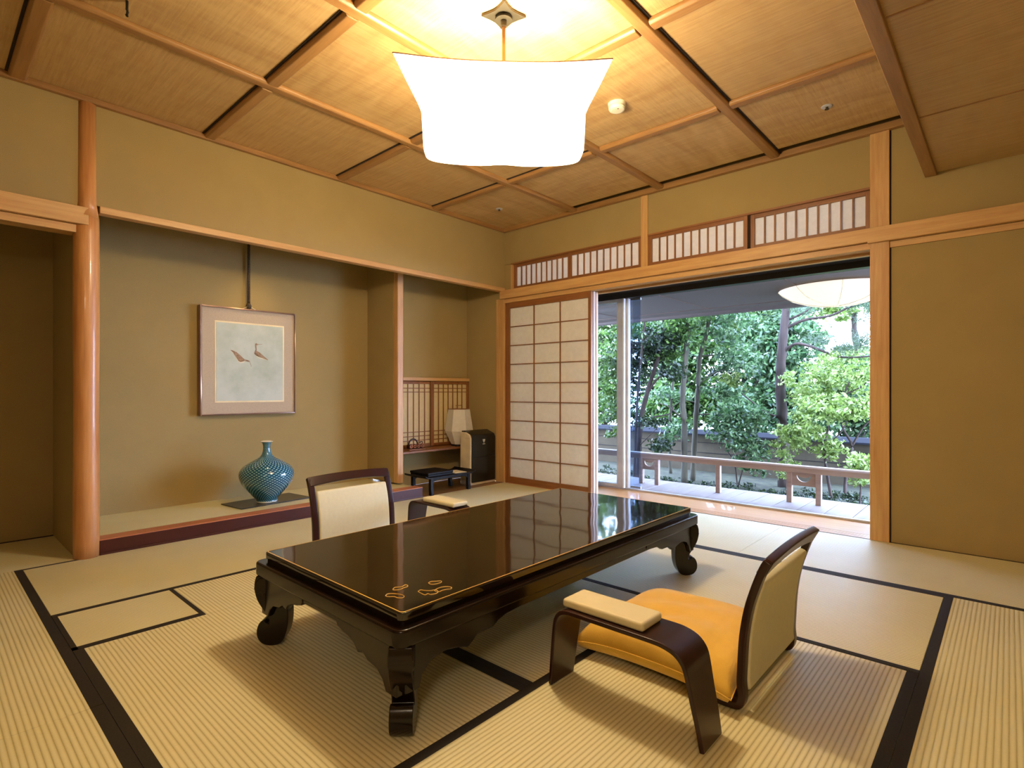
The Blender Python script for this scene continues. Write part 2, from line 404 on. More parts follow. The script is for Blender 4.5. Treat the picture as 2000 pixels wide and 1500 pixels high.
# --- window wall
wb = MB()
wb.box(-.0, 3.381, 0, .12, 2.365, 2.83)
wb.box(3.381, 5.7, 0, .12, 1.94, 2.83)
wb.box(3.49, 5.7, 0, .12, -.03, 1.94)
struct('wall_back', wb, 'plaster')
struct('wall_right', box(5.6, 5.72, -6.3, .12, -.03, 2.83), 'plaster')
struct('wall_front', box(-.12, 5.72, -6.32, -6.2, -.03, 2.83), 'plaster')

# --- coffered ceiling
XR = [(.93, 1.0), (1.83, 1.90), (2.75, 2.822)]
YR = [(-1.031, -.96), (-2.023, -1.95), (-3.015, -2.94), (-4.0, -3.92), (-5.0, -4.93)]
ceil = struct('ceiling', box(-.1, 5.7, -6.3, .12, 2.80, 2.86), 'dark_base_shade')
xs = [(0.0, .93), (1.0, 1.83), (1.90, 2.75), (2.822, 3.68)]
ys = [(-.96, -.02), (-1.95, -1.031), (-2.94, -2.023), (-3.92, -3.015), (-4.93, -4.0), (-6.2, -5.0)]
for i, (x0, x1) in enumerate(xs):
    for j, (y0, y1) in enumerate(ys):
        top = y1-.105 if (j == 0 and i > 0) else y1
        mt = 'ceil_c' if (i == 0 and j > 0) or (i == 3 and j == 1) else ('ceil_a' if (i+j) % 2 == 0 else 'ceil_b')
        box(x0-.02, x1+.02, y0-.02, top+(.02 if not (j == 0 and i > 0) else 0), ZC, ZC+.008).build('ceiling_panel', mt, ceil)
def rib(x0, x1, y0, y1, ax):
    z0, z1, c = 2.72, ZC, .012
    mb = MB()
    if ax == 'y': pts = [(x0, y0, z1), (x0, y0, z0+c), (x0+c, y0, z0), (x1-c, y0, z0), (x1, y0, z0+c), (x1, y0, z1)]; e = (0, y1-y0, 0)
    else: pts = [(x0, y0, z1), (x0, y0, z0+c), (x0, y0+c, z0), (x0, y1-c, z0), (x0, y1, z0+c), (x0, y1, z1)]; e = (x1-x0, 0, 0)
    mb.prism(pts, e).build('ceiling_rib', 'rib_'+ax, ceil, bev=.004)
for x0, x1 in XR:
    rib(x0, x1, -6.2, -.01, 'y')
    if x0 > 2.5: box(x1, x1+.013, -6.2, -.02, 2.744, 2.7505).build('painted_gap_shade', 'dark_base_shade', ceil)  # dark strip stands in for the shade beside the rib
for y0, y1 in YR:
    for x0, x1 in xs:
        rib(x0, x1, y0, y1, 'x')
        if x0 < 1.5: box(x0, x1, y0-.012, y0, 2.744, 2.7505).build('painted_gap_shade', 'dark_base_shade', ceil)  # same painted shade line along the cross rib
struct('trim_1', MB().box(0, .032, -6.2, 0, 2.715, 2.75), 'rib_y', bev=.003)
struct('trim_2', MB().box(.0, 3.69, -.045, 0, 2.715, 2.76).box(.0, .93, -.05, 0, 2.74, 2.80), 'rib_x', bev=.003)
# lowered ceiling on the right
lc = struct('ceiling_2', MB().box(3.70, 5.65, -6.2, -.0, 2.376, 2.40), 'ceil_c')
struct('ceiling_3', MB().box(3.69, 3.72, -6.2, -.0, 2.376, 2.80), 'plaster')
struct('trim_3', MB().box(3.675, 3.736, -6.2, -.004, 2.355, 2.42), 'rib_y', bev=.004)
for i, yy in enumerate((-.93, -1.93, -2.93, -3.93)):
    struct('trim_%d' % (40+i), box(3.74, 5.6, yy-.004, yy+.004, 2.372, 2.38), 'rib_x')

# --- posts and lintels
# polished log post: lower part stands proud, upper part half buried in the wall
mb = MB(); n = 40; prof = []
for i in range(23):
    z = 2.04*i/22; prof.append((.064+.0015*math.sin(z*5.1), z))
mb.lathe(prof, n, (-.03, -3.645, 0))
# flattened neck above the lintel
mb.lathe([(.058, 2.04), (.046, 2.12), (.044, 2.716)], n, (-.012, -3.645, 0))
lg = mb.build('trim_4', 'log', smooth=True); prop(lg, 'polished round cypress log post between the two alcoves', 'post', kind='structure')
struct('trim_5', box(-.06, .008, -3.585, .0, 2.075, 2.117), 'wood_y', bev=.003)           # lintel over picture alcove
struct('trim_6', MB().box(-.045, .04, -6.2, -3.645, 1.982, 2.085), 'wood_y', bev=.003)    # nageshi on the left
struct('trim_7', MB().box(-.10, .012, -6.2, -3.70, 1.933, 1.979).box(-.05, .0, -6.2, -3.7, 1.976, 1.984), 'wood_y', bev=.003)
struct('trim_8', MB().box(-.37, -.30, -1.19, -1.12, .1, 2.2), 'wood_z', bev=.008)         # slender post
struct('trim_9', MB().box(-.105, .012, -.022, .10, 0, 2.0), 'wood_z', bev=.003)           # corner post
struct('trim_10', MB().box(3.381, 3.490, -.022, .14, 0, 2.72), 'wood_z', bev=.003)        # right post
struct('trim_11', MB().box(1.664, 1.729, -.012, .10, 2.085, 2.72), 'wood_z', bev=.002)    # short post between transoms
struct('trim_12', MB().box(-.03, 3.375, -.046, .06, 1.995, 2.085).box(3.37, 5.6, -.046, .05, 1.985, 2.085), 'wood_x', bev=.003)    # nageshi
struct('trim_13', MB().box(.0, 3.385, -.012, .03, 1.950, 1.992).box(0, 3.385, .035, .065, 1.955, 1.992).box(0, 3.385, .072, .102, 1.955, 1.992).box(0, 3.385, .108, .15, 1.935, 1.992)
       .box(3.49, 5.6, -.012, .03, 1.942, 1.982), 'wood_x', bev=.002)                      # grooved head track
struct('trim_14', MB().box(.04, 3.381, -.008, .024, -.03, .003).box(.04, 3.381, .031, .060, -.03, .003).box(.04, 3.381, .067, .097, -.03, .003).box(.04, 3.381, .104, .14, -.03, .003).box(.04, 3.381, -.0, .14, -.03, -.004), 'board', bev=.001)
struct('trim_15', MB().box(-.02, .036, .0, .14, 0, 1.95), 'sash_z')                        # left jamb
struct('trim_16', MB().box(.1, .124, -.006, .05, 2.085, 2.36), 'wood_z')
struct('trim_17', MB().box(.0, .1, 0, .1, 2.085, 2.37), 'plaster')
struct('trim_18', MB().box(3.49, 3.496, -.006, 0, 0, 2.72), 'dark_base_shade')
struct('trim_19', MB().box(.1, 1.664, -.008, .05, 2.355, 2.370).box(1.729, 3.381, -.008, .05, 2.355, 2.370), 'sash_x')
# veranda inner floor board and outer door header
struct('floor_2', box(-.6, 4.6, .14, .53, -.06, -.002), 'board')
struct('trim_20', MB().box(-.6, 4.6, .50, .58, 1.935, 2.06).box(-.6, 4.6, .14, .50, 1.985, 2.05), 'header')
struct('trim_21', MB().box(-.6, 4.6, .515, .56, -.02, .014), 'alu', bev=.003)
struct('wall_veranda', MB().box(3.46, 3.56, .14, .6, -.03, 2.05).box(-.7, -.6, -.0, .6, -.03, 2.05), 'plaster')

# --- alcove platform with lacquered front sill
struct('trim_22', MB().box(-.12, -.004, -3.60, -1.12, .0, .088), 'kamachi', bev=.002)
struct('trim_23', MB().box(-.12, -.002, -3.60, -1.12, .088, .094), 'kamachi_edge', bev=.002)
struct('trim_24', MB().box(-.01, .004, -3.585, -1.12, .0, .012), 'kamachi', bev=.002)
al = struct('floor_alcove', box(-.82, -.12, -3.61, -1.12, .0, .086), 'tat_y')
MB().box(-.145, -.12, -3.61, -1.12, .086, .0885).build('mat_edging', 'cord', al)
struct('floor_recess', box(-.60, -.0, -1.12, -.0, -.06, -.002), 'floorwood')

# ================================================================ SHOJI AND TRANSOMS
def lattice_door(name, x0, x1, z0, z1, y, st, top, bot, nx, nz, bars_w=.009, depth=.03, mats=('sash_z', 'sash_x'), kind='structure', thin=.012, glazed=False):
    r = empty(name, (x0, y, z0), kind=kind)
    w, h = x1-x0, z1-z0
    MB().box(0, st, 0, depth, 0, h).box(w-st, w, 0, depth, 0, h).build('stile', mats[0], r, bev=.002)
    MB().box(st, w-st, 0, depth, 0, bot).box(st, w-st, 0, depth, h-top, h).build('rail', mats[1], r, bev=.002)
    L = MB(); iw, ih = w-2*st, h-top-bot
    for i in range(1, nx): x = st+iw*i/nx; L.box(x-bars_w/2, x+bars_w/2, .004, .004+thin, bot, h-top)
    for i in range(1, nz): zz = bot+ih*i/nz; L.box(st, w-st, .006, .004+thin, zz-bars_w/2, zz+bars_w/2)
    if glazed: L.bm.free(); MB().box(st, w-st, .012, .015, bot, h-top).build('glass_pane', 'glass', r); return r
    L.build('lattice', mats[0], r)
    MB().box(st, w-st, .018, .0195, bot, h-top).build('paper', 'paper', r)
    return r
lattice_door('door_1', .036, 1.128, .003, 1.952, .002, .034, .062, .068, 3, 9)
prop(bpy.data.objects['door_1'], 'wood and white paper shoji sliding screen beside the corner', 'sliding screen')
lattice_door('door_2', .042, 1.134, .003, 1.952, .038, .03, .062, .068, 3, 9, mats=('stackwood', 'stackwood'), glazed=True)
prop(bpy.data.objects['door_2'], 'second wooden sliding screen stacked directly behind the front one', 'sliding screen')
lattice_door('door_3', .048, 1.142, .003, 1.952, .073, .03, .062, .068, 3, 9, mats=('stackwood', 'stackwood'), glazed=True)
prop(bpy.data.objects['door_3'], 'outermost pale wooden sliding screen at the back of the stack', 'sliding screen')
for i, (x0, x1, yy, nx) in enumerate(((.124, .872, .018, 10), (.862, 1.664, .002, 10), (1.729, 2.575, .002, 11), (2.59, 3.381, .018, 10))):
    d = lattice_door('window_%d' % (i+1), x0, x1, 2.087, 2.357, yy, .032, .03, .034, nx, 1, bars_w=.011)
    d['label'] = ['transom shoji nearest the corner', 'transom shoji left of the short post', 'transom shoji right of the short post', 'transom shoji beside the tall right post'][i]
struct('trim_25', MB().box(2.575, 2.592, .012, .05, 2.087, 2.357), 'dark_base_shade')
# low sliding lattice windows in the shelf recess (in the plane x=-.6)
def cab_window(name, y0, y1, xx, label):
    r = empty(name, (xx, y0, .40), kind='structure'); r['label'] = label
    w, h = y1-y0, .70
    MB().box(0, .016, 0, .04, 0, h).box(0, .016, w-.035, w, 0, h).box(0, .016, .04, w-.035, 0, .03).box(0, .016, .04, w-.035, h-.03, h).build('frame', 'sash_z', r, bev=.002)
    L = MB(); k = 6
    for i in range(1, k+1): q = .04+(w-.075)*i/(k+1); L.box(.004, .012, q-.0045, q+.0045, .03, h-.03)
    for zz in (.07, .115, .16, h-.075, h-.115): L.box(.003, .011, .04, w-.035, zz-.004, zz+.004)
    L.build('lattice', 'sash_z', r)
    MB().box(.001, .003, .04, w-.035, .03, h-.03).build('paper', 'paper_in', r)
cab_window('window_5', -1.115, -.52, -.598, 'left sliding lattice window above the recess shelf')
cab_window('window_6', -.56, .0, -.580, 'right sliding lattice window behind the paper lantern')
struct('trim_26', MB().box(-.60, -.555, -1.12, -.0, 1.105, 1.14), 'wood_y', bev=.002)
sh = box(-.60, -.33, -1.118, -.002, .372, .392).build('recess_shelf', 'sash_y', bev=.003)
prop(sh, 'reddish brown wooden shelf board across the recess below lattice windows', 'shelf', kind='thing')

# ================================================================ ALUMINIUM GLASS DOORS
def glass_door(name, x0, x1, y, gm, label, stile=True):
    r = empty(name, (x0, y, .014), kind='structure'); r['label'] = label
    w, h = x1-x0, 1.92
    f = MB().box(0, w, 0, .03, 0, .03).box(0, w, 0, .03, h-.03, h).box(0, .05, 0, .03, .03, h-.03)
    f.build('frame', 'alu', r, bev=.002)
    if stile:
        MB().box(w-.075, w, 0, .03, .03, h-.03).build('meeting_stile', 'alu', r, bev=.002)
        MB().box(w-.004, w+.012, -.006, .034, .0, h).build('bright_stile_edge', 'alu_b', r, bev=.002)
    MB().box(.05, w-.05, .013, .016, .03, h-.03).build('glass_pane', gm, r)
    return r
glass_door('door_4', .03, 1.180, .50, 'glass', 'left aluminium glass door behind the shoji')
glass_door('door_5', .10, 1.212, .535, 'glass', 'second aluminium glass door slid open behind the first', True)
d6 = empty('door_6', (1.10, .57, .014), kind='structure', label='insect screen door showing as a bluish strip right of the bright stile')
MB().box(0, .235, 0, .004, .0, 1.92).build('insect_screen', 'screen', d6)
MB().box(.0, .235, 0, .02, 0, .02).box(0, .235, 0, .02, 1.90, 1.92).build('frame', 'alu', d6)

# ================================================================ VERANDA AND GARDEN
dk = MB(); x = -2.9
while x < 5.0:
    dk.box(x, x+.196, .57, 1.27+(.012 if int(x*10) % 2 else 0), -.045, .0); x += .202
struct('floor_deck', dk, 'deck', bev=.004)
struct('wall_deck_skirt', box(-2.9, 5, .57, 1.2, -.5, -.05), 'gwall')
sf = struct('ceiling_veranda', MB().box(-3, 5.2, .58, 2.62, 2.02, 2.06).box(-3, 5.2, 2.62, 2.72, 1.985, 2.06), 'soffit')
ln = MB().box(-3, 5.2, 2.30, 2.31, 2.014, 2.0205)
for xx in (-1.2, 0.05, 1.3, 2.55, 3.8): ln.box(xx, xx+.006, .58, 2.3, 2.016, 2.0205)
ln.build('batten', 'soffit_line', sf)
struct('ceiling_roof', MB().box(-3.5, 6.2, -6.6, 2.8, 2.90, 2.95).box(-3, 5.2, .15, 2.72, 2.1, 2.14), 'dark_base_shade')
# railing
rl = empty('veranda_railing', (-1.0, .97, 0), label='low weathered wooden veranda railing with crescent cut-outs', cat='railing')
def P(mb, name, mat, bev=.003): return mb.build(name, mat, rl, bev)
for px_ in (-1.35, -.05, .0, 1.128, 1.312, 1.965, 2.61, 2.845, 3.5, 4.2):
    if px_ in (-.05,): continue
    P(box(px_-.022+1, px_+.022+1, -.022, .022, 0, .27), 'post', 'rail')
P(box(-1.9, 5.9, -.026, .026, .27, .318), 'rail_beam', 'rail')
P(box(-1.9, 5.9, -.034, .034, .318, .334), 'rail_cap', 'rail_top')
def crescent(x0, x1):
    z0, z1 = .155, .27; cx, cz = (x0+x1)/2, .248
    R1 = .058; pts = []
    for i in range(15): a = PI+PI*i/14*1.0; pts.append((cx+R1*math.cos(a)*1.0, -.01, cz+R1*math.sin(a)*1.0))
    for i in range(1, 10): a = -.0-PI*i/10; pts.append((cx+R1*.92*math.cos(a), -.01, cz+.006+.026*math.sin(a)))
    outer = [(x0, -.01, z0), (x1, -.01, z0), (x1, -.01, z1), (x0, -.01, z1)]
    P(MB().prism(outer, (0, .02, 0), holes=[pts]), 'crescent_panel', 'rail', 0)
crescent(2.15, 2.29); crescent(3.632, 3.823)
# ground and wall
struct('ground', box(-14, 12, 1.0, 16, -.6, -.45), 'moss')
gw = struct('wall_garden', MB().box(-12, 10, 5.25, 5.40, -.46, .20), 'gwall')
lw_ = MB()
for zz in (-.30, -.12, .06): lw_.box(-12, 10, 5.243, 5.25, zz, zz+.008)
lw_.build('joint_line', 'coping', gw)
MB().prism([(-12, 5.14, .20), (-12, 5.14, .225), (-12, 5.25, .285), (-12, 5.40, .285), (-12, 5.52, .225), (-12, 5.52, .20)], (22, 0, 0)).build('coping_tiles', 'coping', gw)
# hanging lamp under the eave
vl = empty('eave_lamp', (2.82, 1.75, 1.83), label='shallow glowing paper lamp with ribs hanging under the eave outside', cat='lamp')
n = 48; prof = [(.02, .0), (.14, .006), (.28, .032), (.40, .076), (.485, .135), (.515, .165)]
MB().lathe(prof+[(.42, .178), (.2, .19), (.02, .192)], n).build('lamp_shade', 'lampshade2', vl, smooth=True)
rb = MB()
for k in range(8):
    a = 2*PI*k/8+.3
    rb.tube([((r+.002)*math.cos(a), (r+.002)*math.sin(a), z-.002) for r, z in prof], .0022, 6)
rb.build('rib', 'ribwire', vl)
MB().tube([(.51*math.cos(2*PI*i/48), .51*math.sin(2*PI*i/48), .168) for i in range(49)], .0035, 6).build('rim_wire', 'lampwire', vl)
MB().tube([(0, 0, .19), (0, 0, .2)], .03, 12).build('mount', 'iron', vl)

# ---- foliage
rng = np.random.default_rng(11)
def leaves(name, blobs, size, mat, parent=None, aspect=.45, droop=.3):
    V = []; n_all = 0; blobs = [tuple(b_[:6])+(int(b_[6]*1.25),) for b_ in blobs]
    for (cx, cy, cz, rx, ry, rz, n) in blobs:
        d = rng.normal(size=(n, 3)); d /= np.linalg.norm(d, axis=1)[:, None]
        r = rng.random(n)**(1/2.2)
        k = max(6, n//26); dc = rng.normal(size=(k, 3)); dc /= np.linalg.norm(dc, axis=1)[:, None]
        cc = dc*(rng.random(k)**(1/2.0))[:, None]*np.array([rx, ry, rz])*1.08
        cr = size*(1.6+2.6*rng.random(k)); pick = rng.integers(0, k, n)
        c = cc[pick]+d*r[:, None]*cr[pick][:, None]*np.array([1.25, 1.25, .6])+np.array([cx, cy, cz])
        # orientations
        t = rng.normal(size=(n, 3)); t[:, 2] -= droop; t /= np.linalg.norm(t, axis=1)[:, None]
        u = rng.normal(size=(n, 3)); u[:, 2] += .2; u -= (u*t).sum(1)[:, None]*t; u /= np.linalg.norm(u, axis=1)[:, None]
        s = size*(.55+.9*rng.random(n))[:, None]
        a = c-t*s; b = c+u*s*aspect; e = c+t*s; f = c-u*s*aspect
        V.append(np.stack([a, b, e, f], 1).reshape(-1, 3)); n_all += n
    V = np.concatenate(V).astype(np.float32)
    loc = np.zeros(3) if parent is None else np.array(parent.location)
    V = V-loc.astype(np.float32)
    me = bpy.data.meshes.new(name); me.vertices.add(len(V)); me.vertices.foreach_set('co', V.ravel())
    me.loops.add(len(V)); me.loops.foreach_set('vertex_index', np.arange(len(V), dtype=np.int32))
    me.polygons.add(n_all); me.polygons.foreach_set('loop_start', np.arange(0, len(V), 4, dtype=np.int32))
    me.polygons.foreach_set('loop_total', np.full(n_all, 4, dtype=np.int32)); me.update(calc_edges=True)
    me.materials.append(M[mat]); o = bpy.data.objects.new(name, me); COL.objects.link(o)
    if parent: o.parent = parent
    return o
def smooth_path(pts, k=5):
    P_ = [Vector(p) for p in pts]; out = []
    for i in range(len(P_)-1):
        p0, p1, p2, p3 = P_[max(i-1, 0)], P_[i], P_[i+1], P_[min(i+2, len(P_)-1)]
        for j in range(k):
            t = j/k
            out.append(.5*((2*p1)+(-p0+p2)*t+(2*p0-5*p1+4*p2-p3)*t*t+(-p0+3*p1-3*p2+p3)*t**3))
    out.append(P_[-1]); return out
def tree(name, trunk, r0, r1, branches, blobs, size, leaf, bark, label, cat='tree', group=None, **kw):
    base = trunk[0]; r = empty(name, base, label=label, cat=cat, group=group)
    B = Vector(base)
    sp = smooth_path(trunk); n = len(sp)
    MB().tube([p-B for p in sp], [r0+(r1-r0)*i/(n-1)+.004*math.sin(i*2.3) for i in range(n)], 12).build('trunk', bark, r, smooth=True)
    for pts, a, b in branches:
        q = smooth_path(pts); k = len(q)
        MB().tube([p-B for p in q], [a+(b-a)*i/(k-1) for i in range(k)], 7).build('branch', bark, r, smooth=True)
    leaves('foliage', blobs, size, leaf, r, **kw)
    return r
def twigs(c, n, L, r=.006):
    out = []
    for i in range(n):
        a = rng.random()*2*PI; e = (rng.random()-.2)*.9
        d = Vector((math.cos(a), math.sin(a)*.6, e)).normalized()*L*(.6+.6*rng.random())
        s = Vector(c); out.append(([tuple(s), tuple(s+d*.5+Vector((0, 0, .05*rng.random()))), tuple(s+d)], r, r*.3))
    return out
G = -.47
# pine with the thick dark trunk
tree('pine_tree', [(1.55, 4.5, G), (1.54, 4.5, .48), (1.50, 4.5, 1.10), (1.53, 4.5, 1.64), (1.57, 4.5, 2.06), (1.60, 4.5, 2.50), (1.58, 4.5, 2.8)], .085, .05,
     [([(1.53, 4.5, 1.56), (1.72, 4.45, 1.69), (1.96, 4.4, 1.63), (2.23, 4.4, 1.50), (2.42, 4.4, 1.46), (2.75, 4.4, 1.47)], .026, .010),
      ([(1.56, 4.5, 1.93), (1.83, 4.5, 2.04), (2.16, 4.5, 2.07), (2.42, 4.5, 2.17), (2.75, 4.5, 2.24)], .026, .009),
      ([(1.57, 4.5, 2.05), (1.83, 4.5, 2.15), (2.03, 4.5, 2.30)], .02, .008),
      ([(1.51, 4.5, .58), (1.33, 4.4, .67), (1.18, 4.4, .78), (1.00, 4.3, .96)], .020, .008),
      ([(1.60, 4.5, 2.3), (1.35, 4.5, 2.45), (1.1, 4.5, 2.5)], .018, .006)],
     [(2.05, 4.45, 1.74, .20, .15, .07, 500), (2.35, 4.45, 1.60, .22, .15, .09, 600), (2.62, 4.45, 1.68, .2, .15, .16, 700), (2.45, 4.5, 2.28, .28, .2, .10, 900),
      (2.7, 4.5, 2.1, .25, .2, .24, 1100), (2.75, 4.5, 2.45, .3, .2, .12, 900), (1.8, 4.5, 2.2, .2, .15, .08, 350), (2.9, 4.6, 1.9, .3, .2, .25, 900), (2.1, 4.5, 2.45, .3, .2, .1, 500)],
     .045, 'needle', 'bark', 'tall garden pine with thick dark trunk and spreading bare limbs', group=None, aspect=.07, droop=-.3)
tree('garden_tree', [(.30, 3.8, G), (.30, 3.8, .46), (.27, 3.8, .86), (.31, 3.8, 1.34), (.35, 3.8, 1.90), (.37, 3.8, 2.3), (.4, 3.8, 2.7)], .048, .036,
     [([(.28, 3.8, .55), (.1, 3.7, .74), (-.1, 3.7, .80)], .013, .005), ([(.32, 3.8, 1.5), (.12, 3.8, 1.75), (-.02, 3.8, 1.95)], .013, .005)],
     [(.2, 3.8, 2.0, .45, .35, .4, 1500), (-.05, 3.8, 1.65, .35, .3, .25, 800), (.5, 3.8, 2.25, .6, .3, .25, 900)], .038, 'leaf1', 'bark2',
     'straight slender tree, thickest of the bare trunks left of the pine', group=None)
tree('garden_tree', [(.30, 4.1, G), (.35, 4.1, .45), (.39, 4.1, 1.02), (.42, 4.1, 1.51), (.53, 4.1, 1.91), (.61, 4.1, 2.39), (.63, 4.1, 2.7)], .042, .028,
     [([(.40, 4.1, 1.10), (.62, 4.1, 1.26), (.82, 4.1, 1.32)], .012, .005), ([(.41, 4.1, 1.05), (.66, 4.1, 1.06), (.9, 4.1, 1.0), (1.05, 4.1, .98)], .012, .005),
      ([(.43, 4.1, 1.55), (.68, 4.1, 1.56), (.80, 4.1, 1.58)], .014, .008), ([(.37, 4.1, .62), (.62, 4.1, .64), (.85, 4.1, .74), (1.0, 4.1, .76)], .012, .005),
      ([(.52, 4.1, 1.85), (.7, 4.1, 2.0), (.95, 4.1, 2.12)], .013, .005)],
     [(.85, 4.1, 2.1, .4, .3, .35, 1300), (1.0, 4.2, 1.55, .35, .3, .28, 900), (.75, 4.1, .95, .3, .25, .15, 500), (.95, 4.1, .55, .3, .3, .2, 500)], .036, 'leaf2', 'bark2',
     'slender forked tree close to the right of the straight one', group=None)
tree('garden_tree', [(-.32, 4.6, G), (-.35, 4.6, .22), (-.29, 4.6, 1.03), (-.25, 4.6, 1.56), (-.32, 4.6, 2.1), (-.3, 4.6, 2.7)], .028, .016,
     [([(-.30, 4.6, .7), (-.1, 4.5, .8), (.1, 4.5, .82), (.3, 4.5, .74)], .010, .004)],
     [(-.3, 4.6, 1.9, .4, .3, .4, 1200), (-.3, 4.5, .95, .35, .3, .12, 450), (-.25, 4.5, .35, .3, .3, .25, 500)], .036, 'leaf2', 'bark2',
     'thin wavy sapling just left of the straight slender tree', group=None)
tree('garden_tree', [(-.40, 3.6, G), (-.36, 3.6, .44), (-.24, 3.6, .94), (-.13, 3.6, 1.27), (0, 3.6, 1.67), (.05, 3.6, 2.2)], .05, .018,
     [([(-.24, 3.6, .94), (-.09, 3.6, 1.15), (.02, 3.6, 1.23), (.2, 3.6, 1.20)], .024, .008), ([(-.36, 3.6, .5), (-.1, 3.6, .58), (.15, 3.6, .64), (.22, 3.6, .78)], .016, .005),
      ([(-.38, 3.6, .1), (-.2, 3.55, .25), (0, 3.5, .42)], .010, .004)],
     [(-.1, 3.6, 1.75, .35, .3, .3, 1100), (-.2, 3.6, .5, .25, .3, .1, 300), (.05, 3.5, .15, .2, .2, .12, 260), (-.4, 3.6, 1.5, .3, .3, .5, 900), (.2, 3.6, 1.3, .2, .2, .15, 300)], .036, 'leafd', 'bark',
     'dark leaning tree that forks low, beside the aluminium door frame', group=None)
tree('garden_tree', [(-.30, 3.3, G), (-.24, 3.3, .86), (-.16, 3.3, 1.66), (-.09, 3.3, 2.29), (-.05, 3.3, 2.8)], .022, .014,
     twigs((-.15, 3.3, 1.7), 4, .3), [(-.3, 3.3, 2.05, .3, .3, .22, 600), (-.75, 3.4, 1.4, .4, .3, .55, 1500), (-.8, 3.4, .6, .35, .3, .4, 900)], .036, 'leaf1', 'bark',
     'thin nearly straight sapling seen just right of the door stile', group=None)
# low shrubs
def shrub(name, x, y, stems, blobs, size, leaf, label, group=None):
    r = empty(name, (x, y, G), label=label, cat='shrub', group=group)
    for pts, a, b in stems:
        q = smooth_path(pts); k = len(q); MB().tube([p-Vector((x, y, G)) for p in q], [a+(b-a)*i/(k-1) for i in range(k)], 7).build('stem', 'bark', r, smooth=True)
    leaves('foliage', blobs, size, leaf, r)
shrub('azalea_shrub', 1.0, 4.0, [([(1.05, 4, G), (1.0, 4, -.1), (.88, 4, .1)], .012, .006), ([(1.05, 4, G), (1.15, 4, -.05), (1.2, 4, .2)], .012, .006)],
      [(.95, 4.0, .38, .36, .3, .28, 1500), (1.2, 4.0, .12, .24, .25, .2, 700), (1.3, 3.95, -.12, .12, .15, .14, 260), (1.15, 4.1, .62, .35, .3, .18, 800)], .032, 'leaf2', 'rounded blue-green shrub left of the pine trunk')
shrub('maple_shrub', 2.28, 3.9, [([(2.32, 3.9, G), (2.23, 3.9, .19), (2.28, 3.9, .54), (2.24, 3.9, .88)], .022, .008), ([(2.25, 3.9, .25), (2.4, 3.9, .42), (2.5, 3.9, .6)], .012, .005)],
      [(2.25, 3.9, .74, .38, .3, .22, 1300), (2.0, 3.9, .42, .22, .25, .18, 600), (2.30, 3.85, .22, .16, .15, .14, 350), (1.72, 3.95, .32, .2, .2, .22, 650), (1.75, 3.9, -.05, .1, .12, .18, 220)], .030, 'leaf3', 'pale green maple shrub with thin stems right of the pine trunk')
shrub('maple_shrub', 2.41, 4.2, [([(2.41, 4.2, G), (2.44, 4.2, .05), (2.50, 4.2, .26), (2.38, 4.2, .53), (2.41, 4.2, .95), (2.47, 4.2, 1.12)], .024, .009), ([(2.5, 4.2, .26), (2.62, 4.2, .5), (2.75, 4.2, .66)], .016, .006),
       ([(2.41, 4.2, .95), (2.6, 4.2, 1.05), (2.72, 4.2, 1.18)], .012, .005), ([(2.44, 4.2, .0), (2.2, 4.2, -.1), (2.0, 4.2, -.14)], .011, .005)],
      [(2.55, 4.2, .80, .35, .3, .18, 1100), (2.5, 4.3, 1.22, .5, .3, .28, 1100), (2.05, 4.4, 1.15, .45, .3, .32, 1100), (2.0, 4.4, .85, .35, .3, .2, 600)], .030, 'leaf3', 'crooked-stemmed maple shrub nearest the right post')
shrub('azalea_shrub', 2.72, 3.4, [([(2.72, 3.4, G), (2.74, 3.4, -.1)], .014, .008)], [(2.78, 3.4, .05, .25, .25, .22, 800)], .03, 'leaf3', 'low light green bush cut off by the right post', None)
mb = MB(); _c = mb.bm.verts.new((2.32, 3.55, -.425)); _r = [mb.bm.verts.new((2.32+(.045 if k % 2 else .022)*math.cos(PI*k/5), 3.55+(.045 if k % 2 else .022)*math.sin(PI*k/5), -.44+(.03 if k % 2 else 0))) for k in range(10)]
for k in range(10): mb.bm.faces.new((_c, _r[k], _r[(k+1) % 10]))
fc = mb.build('fallen_flower', 'gold', loc=(2.32, 3.55, -.44))
M['pinkflower'] = plain('pink_petal', hexc(216, 60, 96), .6)
fc.data.materials[0] = M['pinkflower']; prop(fc, 'small pink flower lying on the mossy ground behind the railing', 'flower')
# ground cover near the wall
gc = leaves('ground_cover', [(x_, 3.2+.8*rng.random(), -.44, .35, .5, .035, 320) for x_ in np.arange(-1.5, 3.6, .22)], .022, 'leafd')
prop(gc, 'patchy low moss and leaf litter covering the garden soil', 'ground cover', kind='stuff')
# trees beyond the wall
def backtree(x, y, h, blobs, leaf, label, size=.052):
    blobs = [b[:6]+(int(b[6]*1.8),) for b in blobs]
    tree('background_tree', [(x, y, G), (x+.1, y, h*.4), (x-.05, y, h*.75), (x, y, h)], .09, .04, [], blobs, size, leaf, 'bark', label, group='trees beyond the garden wall')
backtree(-3.4, 7.2, 3.4, [(-3.5, 7.2, .9, .95, .5, .8, 2600), (-3.3, 7.2, 2.5, 1.0, .5, .9, 2800)], 'leaf1', 'leafy tree beyond the wall, seen through the left glass door')
backtree(-2.0, 7.9, 3.7, [(-2.1, 7.9, 2.5, 1.2, .5, 1.1, 4200), (-2.0, 7.9, .8, 1.1, .5, .8, 2800)], 'leafd', 'dark evergreen beyond the wall, behind the low forked tree')
backtree(-1.0, 6.6, 2.6, [(-1.05, 6.6, .8, .9, .4, .6, 2600), (-.9, 6.6, 1.95, .85, .4, .7, 2600), (-.6, 6.8, 3.1, 1.1, .4, .5, 2200)], 'leaf1', 'mid green tree beyond the wall, behind the straight slender trunk')
